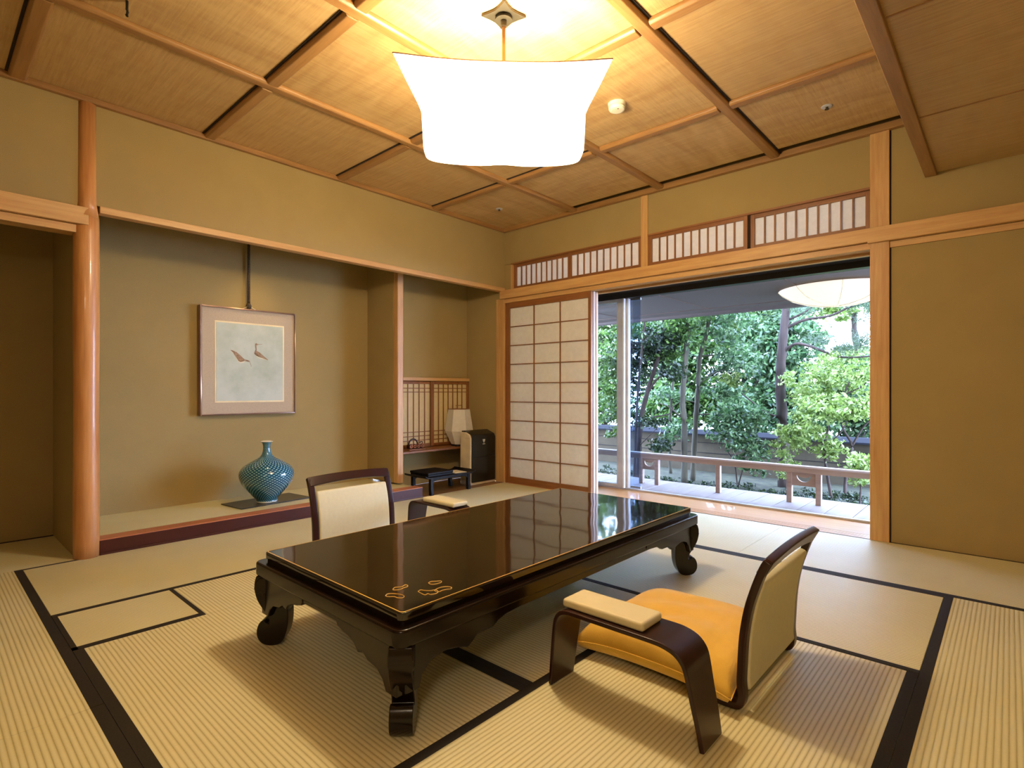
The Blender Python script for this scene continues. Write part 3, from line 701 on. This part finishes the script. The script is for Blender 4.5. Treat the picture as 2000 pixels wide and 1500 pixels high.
backtree(-.35, 8.9, 3.9, [(-.6, 8.9, 2.8, 1.4, .5, 1.2, 4400), (-.2, 8.9, 4.1, 1.6, .5, .5, 2600), (-.5, 8.9, .95, 1.3, .4, .8, 3000)], 'leafd', 'tall dark evergreen farthest back on the left beyond the wall')
backtree(.1, 7.4, 2.7, [(.1, 7.4, 2.35, .85, .4, .55, 2400), (-.05, 7.4, .75, .8, .4, .6, 2200)], 'leaf3', 'yellow-green tree beyond the wall, above and below the small sky gap')
backtree(.95, 6.6, 2.8, [(.85, 6.5, 1.85, .7, .4, .9, 3800), (.9, 6.5, .6, 1.0, .4, .5, 2600)], 'leaf2', 'blue-green tree beyond the wall, left of the pine trunk')
backtree(.5, 8.4, 3.5, [(.25, 8.4, 2.4, .85, .4, 1.2, 4200), (1.7, 8.4, .8, 1.1, .4, .7, 2800)], 'leafd', 'broad dark tree beyond the wall, right behind the pine trunk')
backtree(4.3, 7.6, 3.4, [(4.4, 7.6, 2.3, 1.3, .5, 1.1, 3800), (4.2, 7.4, .8, 1.2, .5, .8, 2600), (2.85, 7.5, 2.2, .5, .4, .5, 900)], 'leaf3', 'pale green tree added beyond the wall to block low daylight, mostly hidden by the right post')  # added mostly out of view to cut low daylight into the room
backtree(1.9, 7.9, 2.9, [(1.55, 7.9, 2.75, .75, .4, .35, 1100), (1.75, 7.9, 1.5, .55, .4, .35, 1300)], 'leaf3', 'airy pale tree beyond the wall, edging the bright sky gap')
backtree(2.7, 7.2, 1.6, [(2.35, 7.2, .85, 1.0, .4, .7, 3400), (3.3, 7.4, 1.1, .8, .4, .7, 2000)], 'leaf2', 'low bushy tree beyond the wall under the bright sky')

# ================================================================ FURNITURE
# ---- low lacquered table
TX0, TX1, TY0, TY1 = 1.86, 2.815, -3.43, -1.45
tb = empty('low_table', ((TX0+TX1)/2, (TY0+TY1)/2, 0), label='large black-brown lacquered low table with scrolled legs in the middle', cat='table')
TC = Vector(tb.location)
def tp(mb, name, mat, bev=0, smooth=False, seg=3):
    bmesh.ops.translate(mb.bm, vec=-TC, verts=mb.bm.verts); return mb.build(name, mat, tb, bev, smooth, seg)
i_ = .024
top = tp(MB().prism(rrect(TX0+i_, TX1-i_, TY0+i_, TY1-i_, .022, .334), (0, 0, .026)), 'tabletop', 'lacquer', .004)
gl = MB(); zz = .3604; a, b_ = i_+.006, i_+.0095
o_ = rrect(TX0+a, TX1-a, TY0+a, TY1-a, .013, zz-.001); q_ = rrect(TX0+b_, TX1-b_, TY0+b_, TY1-b_, .011, zz-.001)
bm = gl.bm; va = [bm.verts.new(Vector(p)+Vector((0, 0, .0012))) for p in o_]; vb = [bm.verts.new(Vector(p)+Vector((0, 0, .0012))) for p in q_]
for k in range(len(va)): bm.faces.new((va[k], va[(k+1) % len(va)], vb[(k+1) % len(vb)], vb[k]))
bmesh.ops.translate(gl.bm, vec=-TC, verts=gl.bm.verts); gl.build('gold_border', 'gold', top)
ovals = [[(2.639, -3.355), (2.632, -3.342), (2.642, -3.329), (2.665, -3.318), (2.685, -3.318), (2.693, -3.331), (2.682, -3.34), (2.665, -3.342), (2.653, -3.354)],
 [(2.608, -3.305), (2.602, -3.292), (2.613, -3.276), (2.607, -3.256), (2.617, -3.254), (2.625, -3.261), (2.626, -3.277), (2.629, -3.29), (2.625, -3.302), (2.616, -3.309)],
 [(2.648, -3.192), (2.645, -3.178), (2.656, -3.165), (2.665, -3.153), (2.676, -3.161), (2.675, -3.181), (2.665, -3.195)],
 [(2.685, -3.264), (2.681, -3.251), (2.695, -3.244), (2.709, -3.233), (2.715, -3.219), (2.732, -3.221), (2.741, -3.236), (2.735, -3.254), (2.723, -3.255), (2.725, -3.268), (2.708, -3.268)],
 [(2.716, -3.222), (2.711, -3.207), (2.712, -3.188), (2.722, -3.173), (2.737, -3.169), (2.745, -3.179), (2.738, -3.191), (2.735, -3.208), (2.736, -3.22), (2.726, -3.226)]]
for ov in ovals:
    mb = MB(); pts = [Vector((x, y, .3608)) for x, y in ov]; pts = smooth_path(pts+[pts[0], pts[1]], 4)[:-4]
    mb.tube(pts, .0013, 6); bmesh.ops.translate(mb.bm, vec=-TC, verts=mb.bm.verts); mb.build('gold_emblem', 'gold', top, smooth=True)
tp(MB().prism(rrect(TX0+i_+.005, TX1-i_-.005, TY0+i_+.005, TY1-i_-.005, .02, .322), (0, 0, .013)), 'cove', 'lacquer2')
tp(MB().prism(rrect(TX0-.008, TX1+.006, TY0-.006, TY1+.008, .036, .270), (0, 0, .054)), 'frame_rim', 'lacquer2', .009)
tp(MB().prism(rrect(TX0+.02, TX1-.02, TY0+.02, TY1-.02, .03, .262), (0, 0, .010)), 'underside_board', 'lacquer2')
def wing(L, deep):
    """bracket outline measured from the corner: (distance, z)"""
    if deep: return [(.0, .2695), (.52, .2695), (.525, .25), (.505, .24), (.47, .238), (.42, .235), (.385, .226), (.36, .212), (.285, .210), (.268, .197), (.245, .183), (.19, .199), (.15, .205), (.115, .200), (.085, .190), (.06, .165), (.05, .13), (.0, .13)]
    return [(.0, .2695), (.33, .2695), (.335, .25), (.325, .235), (.29, .226), (.255, .220), (.225, .208), (.205, .187), (.175, .195), (.15, .180), (.10, .172), (.072, .15), (.055, .12), (.0, .12)]
for sx in (0, 1):
    x = TX0+.012 if sx == 0 else TX1-.034
    tp(MB().box(x+.003, x+.019, TY0+.05, TY1-.05, .238, .269), 'side_rail', 'lacquer2', .003)
    for sy in (0, 1):
        pts = [((x), (TY0+.03+d if sy == 0 else TY1-.03-d), z) for d, z in wing(0, True)]
        tp(MB().prism(pts, (.022, 0, 0)), 'apron_bracket', 'lacquer2', .004)
for sy in (0, 1):
    y = TY0+.012 if sy == 0 else TY1-.034
    tp(MB().box(TX0+.05, TX1-.05, y+.003, y+.019, .245, .269), 'side_rail', 'lacquer2', .003)
    for sx in (0, 1):
        pts = [((TX0+.03+d if sx == 0 else TX1-.03-d), y, z) for d, z in wing(0, False)]
        tp(MB().prism(pts, (0, .022, 0)), 'apron_bracket', 'lacquer2', .004)
legp = [(.080, .272), (.086, .25), (.087, .225), (.084, .205), (.075, .177), (.0575, .147), (.040, .121), (.029, .100), (.030, .086), (.040, .088), (.050, .098), (.061, .095), (.071, .083), (.078, .059), (.075, .032), (.0575, .009), (.028, .0), (-.0015, .003), (-.018, .014), (-.032, .040), (-.040, .071), (-.043, .103), (-.042, .139), (-.038, .172), (-.036, .21), (-.036, .272)]
for cx, cy, an in ((TX0+.068, TY0+.068, 225), (TX1-.068, TY0+.068, 315), (TX1-.068, TY1-.068, 45), (TX0+.068, TY1-.068, 135)):
    a = math.radians(an); u = Vector((math.cos(a), math.sin(a), 0)); w = Vector((-math.sin(a), math.cos(a), 0))
    base = Vector((cx, cy, 0))
    loop = [Vector((p[0], p[1], 0)) for p in legp]; sm = smooth_path(loop+[loop[0]], 3)[:-1]
    pts = [base+u*p.x+Vector((0, 0, max(p.y, 0)))-w*.034 for p in sm]
    lg_ = tp(MB().prism(pts, w*.068), 'leg', 'lacquer2', .006)
    # carved leaf over the knee
    kn = [(.03, .268), (.066, .268), (.082, .25), (.088, .226), (.084, .208), (.074, .200), (.062, .208), (.056, .190), (.046, .206), (.034, .196), (.026, .214)]
    mb = MB().prism([base+u*p[0]+Vector((0, 0, p[1]))-w*.037 for p in kn], w*.074)
    bmesh.ops.translate(mb.bm, vec=-TC, verts=mb.bm.verts); mb.build('carved_knee', 'lacquer2', lg_, .005)

# ---- legless chairs
def make_chair(loc, rz, label):
    """local: sitter faces -x, back at x=0 (floor contact), centre y=0"""
    r = empty('floor_chair', loc, rz, label=label, cat='chair')
    prof = [(-.13, .0125), (-.09, .0125), (-.045, .013), (-.012, .018), (-.001, .045), (-.004, .09), (-.002, .14), (.004, .235), (.018, .32), (.038, .39), (.062, .455), (.078, .485)]
    sp = [(p.x, p.z) for p in smooth_path([(a, 0, c) for a, c in prof], 4)]
    for sy in (-1, 1):
        MB().strip(sp, .024, sy*.262, [.036]*len(sp)).build('side_frame', 'chairwood', r, bev=.005)
    # top rail, gently bowed upward
    mb = MB(); N = 16; rings = []
    for k in range(N+1):
        y = -.272+.544*k/N; f = .010*(1-(y/.272)**2); g_ = .016*(1-(y/.272)**2)
        rings.append([mb.bm.verts.new(p) for p in ((.040, y, .440+g_), (.066, y, .430+g_), (.092, y, .480+f), (.068, y, .492+f))])
    for a, c in zip(rings, rings[1:]):
        for q in range(4): mb.bm.faces.new((a[q], a[(q+1) % 4], c[(q+1) % 4], c[q]))
    mb.bm.faces.new(rings[0][::-1]); mb.bm.faces.new(rings[-1])
    mb.build('top_rail', 'chairwood', r, bev=.004)
    pp = [(p[0]+.001, p[1]) for p in sp if .05 < p[1] < .418]
    MB().strip(pp, .030, 0, [.482]*len(pp)).build('back_panel', 'cream2', r, bev=.010)
    MB().box(-.46, -.02, -.243, .243, .010, .020).build('seat_board', 'chairwood', r, bev=.003)
    return r
make_chair((3.462, -2.34, 0.0015), 0, 'dark wood legless chair with orange cushion, on the right of the table')
make_chair((1.115, -2.52, 0.0015), PI, 'dark framed legless chair with cream back behind the left side of the table')
def armrest(x0, x1, yc, label, ln_pad):
    r = empty('armrest', ((x0+x1)/2, yc, 0.0015), label=label, cat='armrest')
    h = (x1-x0)/2
    pr = [(-h, .0), (-h+.008, .07), (-h+.018, .15), (-h+.028, .215), (-h+.036, .240), (-h+.050, .258), (-h+.075, .268), (-h+.12, .270), (0, .270), (h-.15, .270), (h-.11, .267), (h-.075, .256), (h-.052, .235), (h-.04, .205), (h-.025, .13), (h-.01, .06), (h, 0)]
    sp = [(p.x, p.z) for p in smooth_path([(a, 0, c) for a, c in pr], 3)]
    ws = [.128+.032*min(1, max(0, (z)/.27)) for x_, z in sp]
    MB().strip(sp, .014, 0, ws).build('bent_frame', 'chairwood', r, bev=.003)
    MB().box(ln_pad[0], ln_pad[1], -.062, .062, .277, .306).build('arm_pad', 'cream', r, bev=.010, seg=4)
    return r
armrest(2.922, 3.452, -2.825, 'bent dark wood armrest with cream pad beside the orange cushion', (-.215, .085))
armrest(1.10, 1.63, -2.055, 'bent wood armrest with cream pad standing behind the far side of the table', (-.11, .19))
# ---- orange floor cushion
def cushion(loc, a, b_, h, rz, label):
    r = empty('floor_cushion', loc, rz, label=label, cat='cushion')
    N = 44; bm = bmesh.new(); grid = {}
    for s in (1, -1):
        for i in range(N+1):
            for j in range(N+1):
                u = -1+2*i/N; v_ = -1+2*j/N
                if s == -1 and (i in (0, N) or j in (0, N)): grid[(s, i, j)] = grid[(1, i, j)]; continue
                th = ((1-u**4)*(1-v_**4))**.44
                wr = .009*math.sin(9*u+3*v_)*math.exp(-((u-.8)**2+(v_+.8)**2)*2)+.006*math.sin(14*u-2*v_)*math.exp(-(v_+.75)**2*4)+.004*math.sin(11*v_-4*u+1)*(1-abs(u))
                cr = (abs(u*v_))**3
                x = a*u*(1-.055*(1-v_*v_)+.02*cr); y = b_*v_*(1-.055*(1-u*u)+.02*cr)
                zt = .34*h+(.66*h*th+wr*th if s == 1 else -.34*h*th**.45)
                z_edge = -.018*max(0, cr) if s == 1 else -.018*cr
                grid[(s, i, j)] = bm.verts.new((x, y, max(zt+z_edge, .0)))
    for s in (1, -1):
        for i in range(N):
            for j in range(N):
                q = [grid[(s, i, j)], grid[(s, i+1, j)], grid[(s, i+1, j+1)], grid[(s, i, j+1)]]
                try: bm.faces.new(q if s == 1 else q[::-1])
                except ValueError: pass
    mb = MB(); mb.bm.free(); mb.bm = bm
    mb.build('cushion_cover', 'orange', r, smooth=True)
    # piped seam around the rim
    pts = []
    for k in range(4*N+1):
        kk = k % (4*N); sd, t_ = divmod(kk, N); i, j = ((t_, 0), (N, t_), (N-t_, N), (0, N-t_))[sd]
        u = -1+2*i/N; v_ = -1+2*j/N; cr = abs(u*v_)**3
        pts.append((a*u*(1-.055*(1-v_*v_)+.02*cr), b_*v_*(1-.055*(1-u*u)+.02*cr), .34*h-.018*cr))
    MB().tube(pts, .0022, 6).build('seam_piping', 'orange', r, smooth=True)
cushion((3.150, -2.36, .021), .290, .294, .142, 0, 'plump orange square floor cushion lying on the right chair seat')

# ---- vase on slate board
tl = MB().prism([(-.585, -2.69, .0885), (-.27, -2.655, .0885), (-.315, -2.06, .0885), (-.65, -2.10, .0885)], (0, 0, .007)).build('display_board', 'stone', bev=.002, loc=(-.45, -2.38, .0885))
prop(tl, 'thin dark rectangular display board under the blue vase', 'board')
vs = empty('vase', (-.40, -2.405, .0960), label='round turquoise and blue checked porcelain vase with narrow neck in alcove', cat='vase')
vp = [(.075, .0), (.080, .012), (.078, .02), (.090, .035), (.125, .075), (.165, .12), (.195, .17), (.208, .215), (.204, .25), (.182, .285), (.145, .312), (.105, .335), (.070, .355), (.046, .375), (.034, .40), (.029, .43), (.029, .455), (.034, .475), (.046, .488)]
sv = [(p.x, p.z) for p in smooth_path([(a, 0, c) for a, c in vp], 3)]
MB().lathe(sv, 64, cap=False).lathe([(.0, .0), (.075, .0)], 64, cap=False).build('vase_body', 'glaze', vs, smooth=True)
MB().lathe([(.042, .486), (.048, .488), (.049, .492), (.043, .494), (.036, .488), (.026, .47), (.02, .44)], 48, cap=False).build('vase_lip', 'glaze_w', vs, smooth=True)
MB().lathe([(.074, .0), (.080, .004), (.081, .010), (.078, .013)], 48, cap=False).build('foot_ring', 'glaze_w', vs, smooth=True)

# ---- framed picture
pc = empty('framed_picture', (-.815, -2.383, .795), label='square framed painting of two long-billed birds on the alcove wall', cat='picture')
PW, PH = .80, .905   # y width, height
d0, d1 = .030, .058
def pb(y0, y1, z0, z1, xa, xb, name, mat, par=None, bev=0): return MB().box(xa, xb, y0-PW/2, y1-PW/2, z0, z1).build(name, mat, par or pc, bev)
fr = MB()
for y0, y1, z0, z1 in ((0, .012, 0, PH), (PW-.012, PW, 0, PH), (.012, PW-.012, 0, .012), (.012, PW-.012, PH-.012, PH)): fr.box(d0-.026, d1, y0-PW/2, y1-PW/2, z0, z1)
fr.build('frame', 'frame_metal', pc, .002)
pb(.012, PW-.012, .012, PH-.012, d0, d0+.012, 'mount', 'mount')
pb(.112, PW-.106, .105, PH-.118, d0+.012, d0+.0145, 'inner_mount', 'mount_in')
pt = pb(.124, PW-.118, .118, PH-.131, d0+.0145, d0+.016, 'painting', 'painting')
def bird(pts, mat, name):
    mb = MB(); mb.prism([(d0+.016, y-PW/2, z) for y, z in pts], (.0006, 0, 0)); return mb.build(name, mat, pt)
M['bird_b'] = plain('brown_ink', hexc(150, 126, 102), .8, var=.2, nscale=60); M['bird_w'] = plain('pale_ink', hexc(226, 218, 190), .8)
# picture coordinates: y from left edge, z from bottom.  left bird heads down right, right bird looks right
bird([(.232, .548), (.25, .53), (.30, .455), (.315, .447), (.35, .458), (.345, .475), (.315, .505), (.285, .53), (.25, .545)], 'bird_b', 'bird_back')
bird([(.238, .54), (.252, .522), (.295, .452), (.318, .440), (.348, .448), (.35, .458), (.315, .450), (.30, .460), (.25, .532)], 'bird_w', 'bird_belly')
bird([(.345, .475), (.352, .458), (.385, .452), (.392, .457), (.388, .463), (.365, .470)], 'bird_b', 'bird_head')
bird([(.388, .458), (.393, .456), (.408, .412), (.405, .412)], 'bird_b', 'bird_bill')
bird([(.430, .53), (.436, .548), (.450, .552), (.480, .535), (.515, .505), (.548, .478), (.545, .473), (.50, .490), (.455, .505), (.435, .518)], 'bird_b', 'bird_back')
bird([(.432, .528), (.440, .512), (.46, .494), (.50, .480), (.545, .473), (.50, .494), (.455, .510)], 'bird_w', 'bird_belly')
bird([(.434, .545), (.442, .562), (.436, .60), (.438, .612), (.448, .618), (.458, .610), (.456, .602), (.448, .596), (.450, .56), (.448, .548)], 'bird_b', 'bird_head')
bird([(.456, .609), (.456, .604), (.50, .611), (.50, .613)], 'bird_b', 'bird_bill')
cg = empty('picture_cord', (-.79, -2.39, 1.70), label='dark braided cord holding the framed picture from above', cat='cord')
MB().tube([(0, 0, .05), (0, -.001, .30), (0, 0, .74)], .011, 10).build('braid', 'cord', cg, smooth=True)
MB().lathe([(.004, -.0), (.02, .012), (.022, .035), (.012, .055)], 14, (0, 0, .0)).build('knot', 'cord', cg, smooth=True)
MB().tube([(.01, -.06, -.0), (.006, .0, .03), (.01, .06, -.0)], .0025, 6).build('loop', 'mount_in', cg, smooth=True)

# ---- writing desk, box, papers
dx0, dx1, dy0, dy1, dz = -.30, .03, -1.10, -.47, .172
dsk = empty('writing_desk', ((dx0+dx1)/2, (dy0+dy1)/2, 0), label='small black lacquer writing desk with upturned ends in front of the recess', cat='desk')
DC = Vector(dsk.location)
def dp(mb, name, mat, bev=.003):
    bmesh.ops.translate(mb.bm, vec=-DC, verts=mb.bm.verts); return mb.build(name, mat, dsk, bev)
pf = [(dy0-.01, dz+.022), (dy0+.005, dz+.014), (dy0+.03, dz+.004), (dy0+.06, dz), (dy1-.06, dz), (dy1-.03, dz+.004), (dy1-.005, dz+.014), (dy1+.01, dz+.022)]
pts = [(dx0, y, z) for y, z in pf]+[(dx0, y, z-.014) for y, z in pf[::-1]]
dp(MB().prism(pts, (dx1-dx0, 0, 0)), 'desk_top', 'black')
for y in (dy0+.06, dy1-.09):
    for x in (dx0+.01, dx1-.045):
        if y < -.9 and x < -.1: pass
        lp = [(x, y, dz-.012), (x+.035, y, dz-.012), (x+.036, y, .06), (x+.043, y, .03), (x+.040, y, .0), (x+.004, y, .0), (x+.0, y, .06)]
        dp(MB().prism(lp, (0, .032, 0)), 'leg', 'black')
for x in (dx0+.02, dx1-.03):
    ap = [(x, dy0+.08, dz-.012), (x, dy1-.08, dz-.012), (x, dy1-.085, dz-.055), (x, dy1-.12, dz-.035), (x, dy1-.2, dz-.03), (x, dy0+.2, dz-.03), (x, dy0+.12, dz-.035), (x, dy0+.085, dz-.055)]
    dp(MB().prism(ap, (.012, 0, 0)), 'apron', 'black')
bx = empty('stationery_box', (-.15, -.90, dz+.0005), label='flat black lacquer stationery box on the left half of the writing desk', cat='box')
MB().box(-.145, .13, -.14, .17, .0, .018).build('box_base', 'black', bx, .003)
MB().box(-.15, .135, -.145, .175, .018, .040).build('box_lid', 'black', bx, .006)
pa = MB().prism([(-.20, -.68, dz+.0006), (-.02, -.70, dz+.0006), (0.0, -.56, dz+.0006), (-.18, -.54, dz+.0006)], (0, 0, .004)).build('leaflets', 'mount_in', loc=(-.1, -.62, dz+.0006), bev=0)
prop(pa, 'small stack of pale leaflets on the right end of the writing desk', 'leaflets')

# ---- air purifier
ap_ = empty('air_purifier', (-.175, -.215, -.002), 0, label='upright air purifier with beige side and glossy black front by the corner post', cat='air purifier')
MB().prism([(-.095, -.19, .0), (.060, -.19, .0), (.062, -.19, .50), (.045, -.19, .535), (-.02, -.19, .560), (-.095, -.19, .560)], (0, .375, 0)).build('housing', 'purifier_w', ap_, .008)
MB().prism([(.058, -.172, .03), (.072, -.172, .03), (.074, -.172, .50), (.058, -.172, .535), (-.05, -.172, .575), (-.095, -.172, .572), (-.095, -.172, .561), (.05, -.172, .520)], (0, .35, 0)).build('front_panel', 'purifier_b', ap_, .006)
MB().box(.072, .0755, -.165, .17, .295, .298).build('panel_seam', 'iron', ap_)
MB().box(-.02, .06, -.1915, -.19, .498, .502).build('side_seam', 'mount', ap_)
lp = MB()
for k, (yy, a0) in enumerate(((-.008, .35), (0, 0), (.008, -.35))):
    pts = [(0.0742, yy+.012*math.sin(a0)*0+(.006*math.cos(t))*math.cos(a0)-(.022*math.sin(t)+.0)*math.sin(a0), .462+.006*math.cos(t)*math.sin(a0)+.022*math.sin(t)*math.cos(a0)) for t in [2*PI*i/12 for i in range(12)]]
    lp.prism(pts, (.0008, 0, 0))
lp.build('leaf_mark', 'mark', ap_)
MB().box(.0742, .0750, -.018, .018, .428, .433).build('lettering', 'mark', ap_)

# ---- paper lantern on shelf
lt = empty('paper_lantern', (-.425, -.28, .392), label='white faceted paper lantern with wooden handle on the recess shelf', cat='lantern')
bm = MB(); sides = 6; rot = math.radians(-12)
def ringp(r, z): return [(r*math.cos(rot+2*PI*k/sides), r*math.sin(rot+2*PI*k/sides), z) for k in range(sides)]
R_ = [ringp(.085, .02), ringp(.155, .165), ringp(.118, .405)]
vv = [[bm.bm.verts.new(p) for p in r] for r in R_]
for a, c in zip(vv, vv[1:]):
    for k in range(sides): bm.bm.faces.new((a[k], a[(k+1) % sides], c[(k+1) % sides], c[k]))
bm.bm.faces.new(vv[0][::-1])
bm.build('paper_shade', 'paper', lt)
MB().lathe([(.085, 0), (.088, .02)], 6).build('base', 'iron', lt)
MB().tube([(-.0, -.045, .405), (0, -.045, .445), (0, .045, .445), (0, .045, .405)], .004, 6).tube([ (0, -.118, .406), (0, .118, .406)], .003, 6).build('handle', 'sash_z', lt)
rm = MB().tube([Vector(p) for p in ringp(.118, .405)+[ringp(.118, .405)[0]]], .0035, 6); rm.build('rim', 'sash_z', lt)

# ---- carved scroll ornament
cv = empty('carved_ornament', (-.43, -.87, .392), label='small dark carved ornament of scrolls with arched handle on shelf end', cat='ornament')
MB().box(-.04, .04, -.11, .09, 0, .014).build('base', 'sash_z', cv, .003)
sc = MB()
for k in range(4):
    y = -.085+.048*k; pts = [(.03, y+(.004+.0022*t)*math.cos(t*.9), .042+(.004+.0022*t)*math.sin(t*.9)) for t in np.linspace(0, 9, 22)]
    sc.tube(pts, .0045, 6)
sc.build('scroll', 'kamachi_edge', cv, smooth=True)
MB().box(-.03, .022, -.10, .085, .014, .06).build('body', 'chairwood', cv, .01)
MB().tube([(0, -.09+.055+.055*math.cos(a)-.0, .058+.055*math.sin(a)) for a in np.linspace(0, PI, 14)], .008, 8).build('arch_handle', 'chairwood', cv, smooth=True)
MB().tube([(0, .07+.016*math.cos(a), .068+.014*math.sin(a)) for a in np.linspace(0, PI, 8)], .005, 6).build('small_loop', 'chairwood', cv, smooth=True)

# ================================================================ CEILING FITTINGS
LX, LY = 2.339, -2.498
pl = empty('pendant_lamp', (LX, LY, 2.3), label='large glowing white fabric pendant lamp hanging over the table', cat='lamp')
Rv = Vector((math.cos(math.radians(42.38)), math.sin(math.radians(42.38)), 0)); Rv = Vector((math.sqrt(.5), math.sqrt(.5), 0)); Fv = Vector((-math.sqrt(.5), math.sqrt(.5), 0))
def section(w, dep, z, zc, cusp=1.0, dent=0.0, N=64):
    """pointed-oval plan, long axis on the room diagonal; corner height z, mid height zc"""
    out = []
    for k in range(N):
        t = 2*PI*k/N; c, s_ = math.cos(t), math.sin(t)
        x = w*c
        y = dep*math.copysign(abs(s_)**cusp, s_)*(1-dent*math.exp(-(c/.22)**2))
        zz_ = zc+(z-zc)*abs(c)**2.2
        out.append(Rv*x+Fv*y+Vector((0, 0, zz_-2.3)))
    return out
secs = [section(.366, .15, 2.102, 2.102, .42, .14), section(.371, .155, 2.19, 2.19, .45, .08), section(.378, .15, 2.285, 2.285, .6), section(.398, .15, 2.33, 2.33, .9), section(.455, .12, 2.44, 2.41, 1.3), section(.512, .085, 2.556, 2.478, 1.7)]
mb = MB(); vv = [[mb.bm.verts.new(p) for p in s_] for s_ in secs]; N = len(vv[0])
for a, c in zip(vv, vv[1:]):
    for k in range(N): mb.bm.faces.new((a[k], a[(k+1) % N], c[(k+1) % N], c[k]))
mb.bm.faces.new(vv[0][::-1])
mb.build('lamp_shade', 'lampshade', pl, smooth=True)
bl = bpy.data.lights.new('bulb', 'POINT'); bl.energy = 144; bl.color = (1, .82, .56); bl.shadow_soft_size = .085
bo = bpy.data.objects.new('bulb', bl); COL.objects.link(bo); bo.location = (0, 0, -.07); bo.parent = pl
MB().tube(secs[-1]+[secs[-1][0]], .003, 6).build('rim_wire', 'lampwire', pl)
MB().tube([(0, 0, .09), (0, 0, .40)], .009, 12).build('rod', 'rod', pl, smooth=True)
MB().tube([tuple(Rv*-.5+Vector((0, 0, .245))), (0, 0, .165), tuple(Rv*.5+Vector((0, 0, .245)))], .004, 6).build('spreader_bar', 'lampwire', pl)
mb = MB(); pts = []
for k in range(4):
    a = PI/2*k+PI/4
    pts.append((.105*math.cos(a), .105*math.sin(a), .435))
    for t in (.25, .5, .75):
        p0 = Vector((.105*math.cos(a), .105*math.sin(a), 0)); p1 = Vector((.105*math.cos(a+PI/2), .105*math.sin(a+PI/2), 0)); q = p0.lerp(p1, t); q *= (1-.22*math.sin(PI*t)); pts.append((q.x, q.y, .435))
mb.prism(pts, (0, 0, .012)).build('ceiling_plate', 'steel', pl, .002)
MB().lathe([(.04, .418), (.035, .436)], 20).lathe([(.014, .39), (.014, .42)], 14).build('ceiling_cup', 'steel', pl)

sm_ = empty('smoke_detector', (2.305, -1.455, 2.705), label='round cream smoke detector on the ceiling right of the pendant', cat='smoke detector')
MB().lathe([(.034, .0), (.045, .004), (.05, .014), (.05, .020)], 32).lathe([(.044, .020), (.044, .026)], 32).lathe([(.052, .026), (.054, .045)], 32).build('housing', 'white', sm_, smooth=False)
MB().lathe([(.004, -.002), (.004, .002)], 10, (.02, -.02, 0)).build('indicator', 'lampwire', sm_)
def sprinkler(x, y, label):
    r = empty('sprinkler_head', (x, y, 2.731), label=label, cat='sprinkler', group='ceiling sprinkler heads')
    MB().lathe([(.022, .014), (.031, .015), (.033, .019)], 24).build('flange', 'alu', r, smooth=True)
    MB().lathe([(.013, .0), (.013, .002)], 14).lathe([(.004, .002), (.008, .014)], 12).build('deflector', 'steel', r)
sprinkler(3.243, -.555, 'small sprinkler head in the ceiling panel nearest the right post')
sprinkler(.441, -.544, 'small sprinkler head in the far corner ceiling panel')
hk = empty('ceiling_hook', (1.147, -3.70, 2.69), label='small black hook hanging from the ceiling at the top left', cat='hook')
MB().tube([(0, 0, .06), (0, 0, .02), (.008, 0, .004), (.0, 0, -.008), (-.006, 0, .0)], .006, 8).build('hook_body', 'iron', hk, smooth=True)

# small recessed downlight in the alcove ceiling (lights picture and vase)
def spot(name, loc, target, e, size, ang, col=(1, .72, .36)):
    l = bpy.data.lights.new(name, 'SPOT'); l.energy = e; l.shadow_soft_size = size; l.spot_size = math.radians(ang); l.spot_blend = .8; l.color = col
    o = bpy.data.objects.new(name, l); COL.objects.link(o); o.location = loc
    o.rotation_euler = (Vector(target)-Vector(loc)).to_track_quat('-Z', 'Y').to_euler(); return o
spot('alcove_downlight', (-.34, -2.33, 2.43), (-.74, -2.38, 1.1), 20, .025, 66)

# unseen fill lamp, added behind the camera to brighten the right wall
pl2 = empty('added_fill_lamp', (4.7, -5.4, 2.05), label='bowl-shaped fill lamp added out of view behind the camera', cat='lamp')
MB().lathe([(.02, .0), (.12, .01), (.20, .05), (.25, .11), (.27, .16)], 40).build('lamp_shade', 'fill_shade', pl2, smooth=True)
MB().tube([(0, 0, .15), (0, 0, .33)], .008, 10).build('rod', 'rod', pl2, smooth=True)
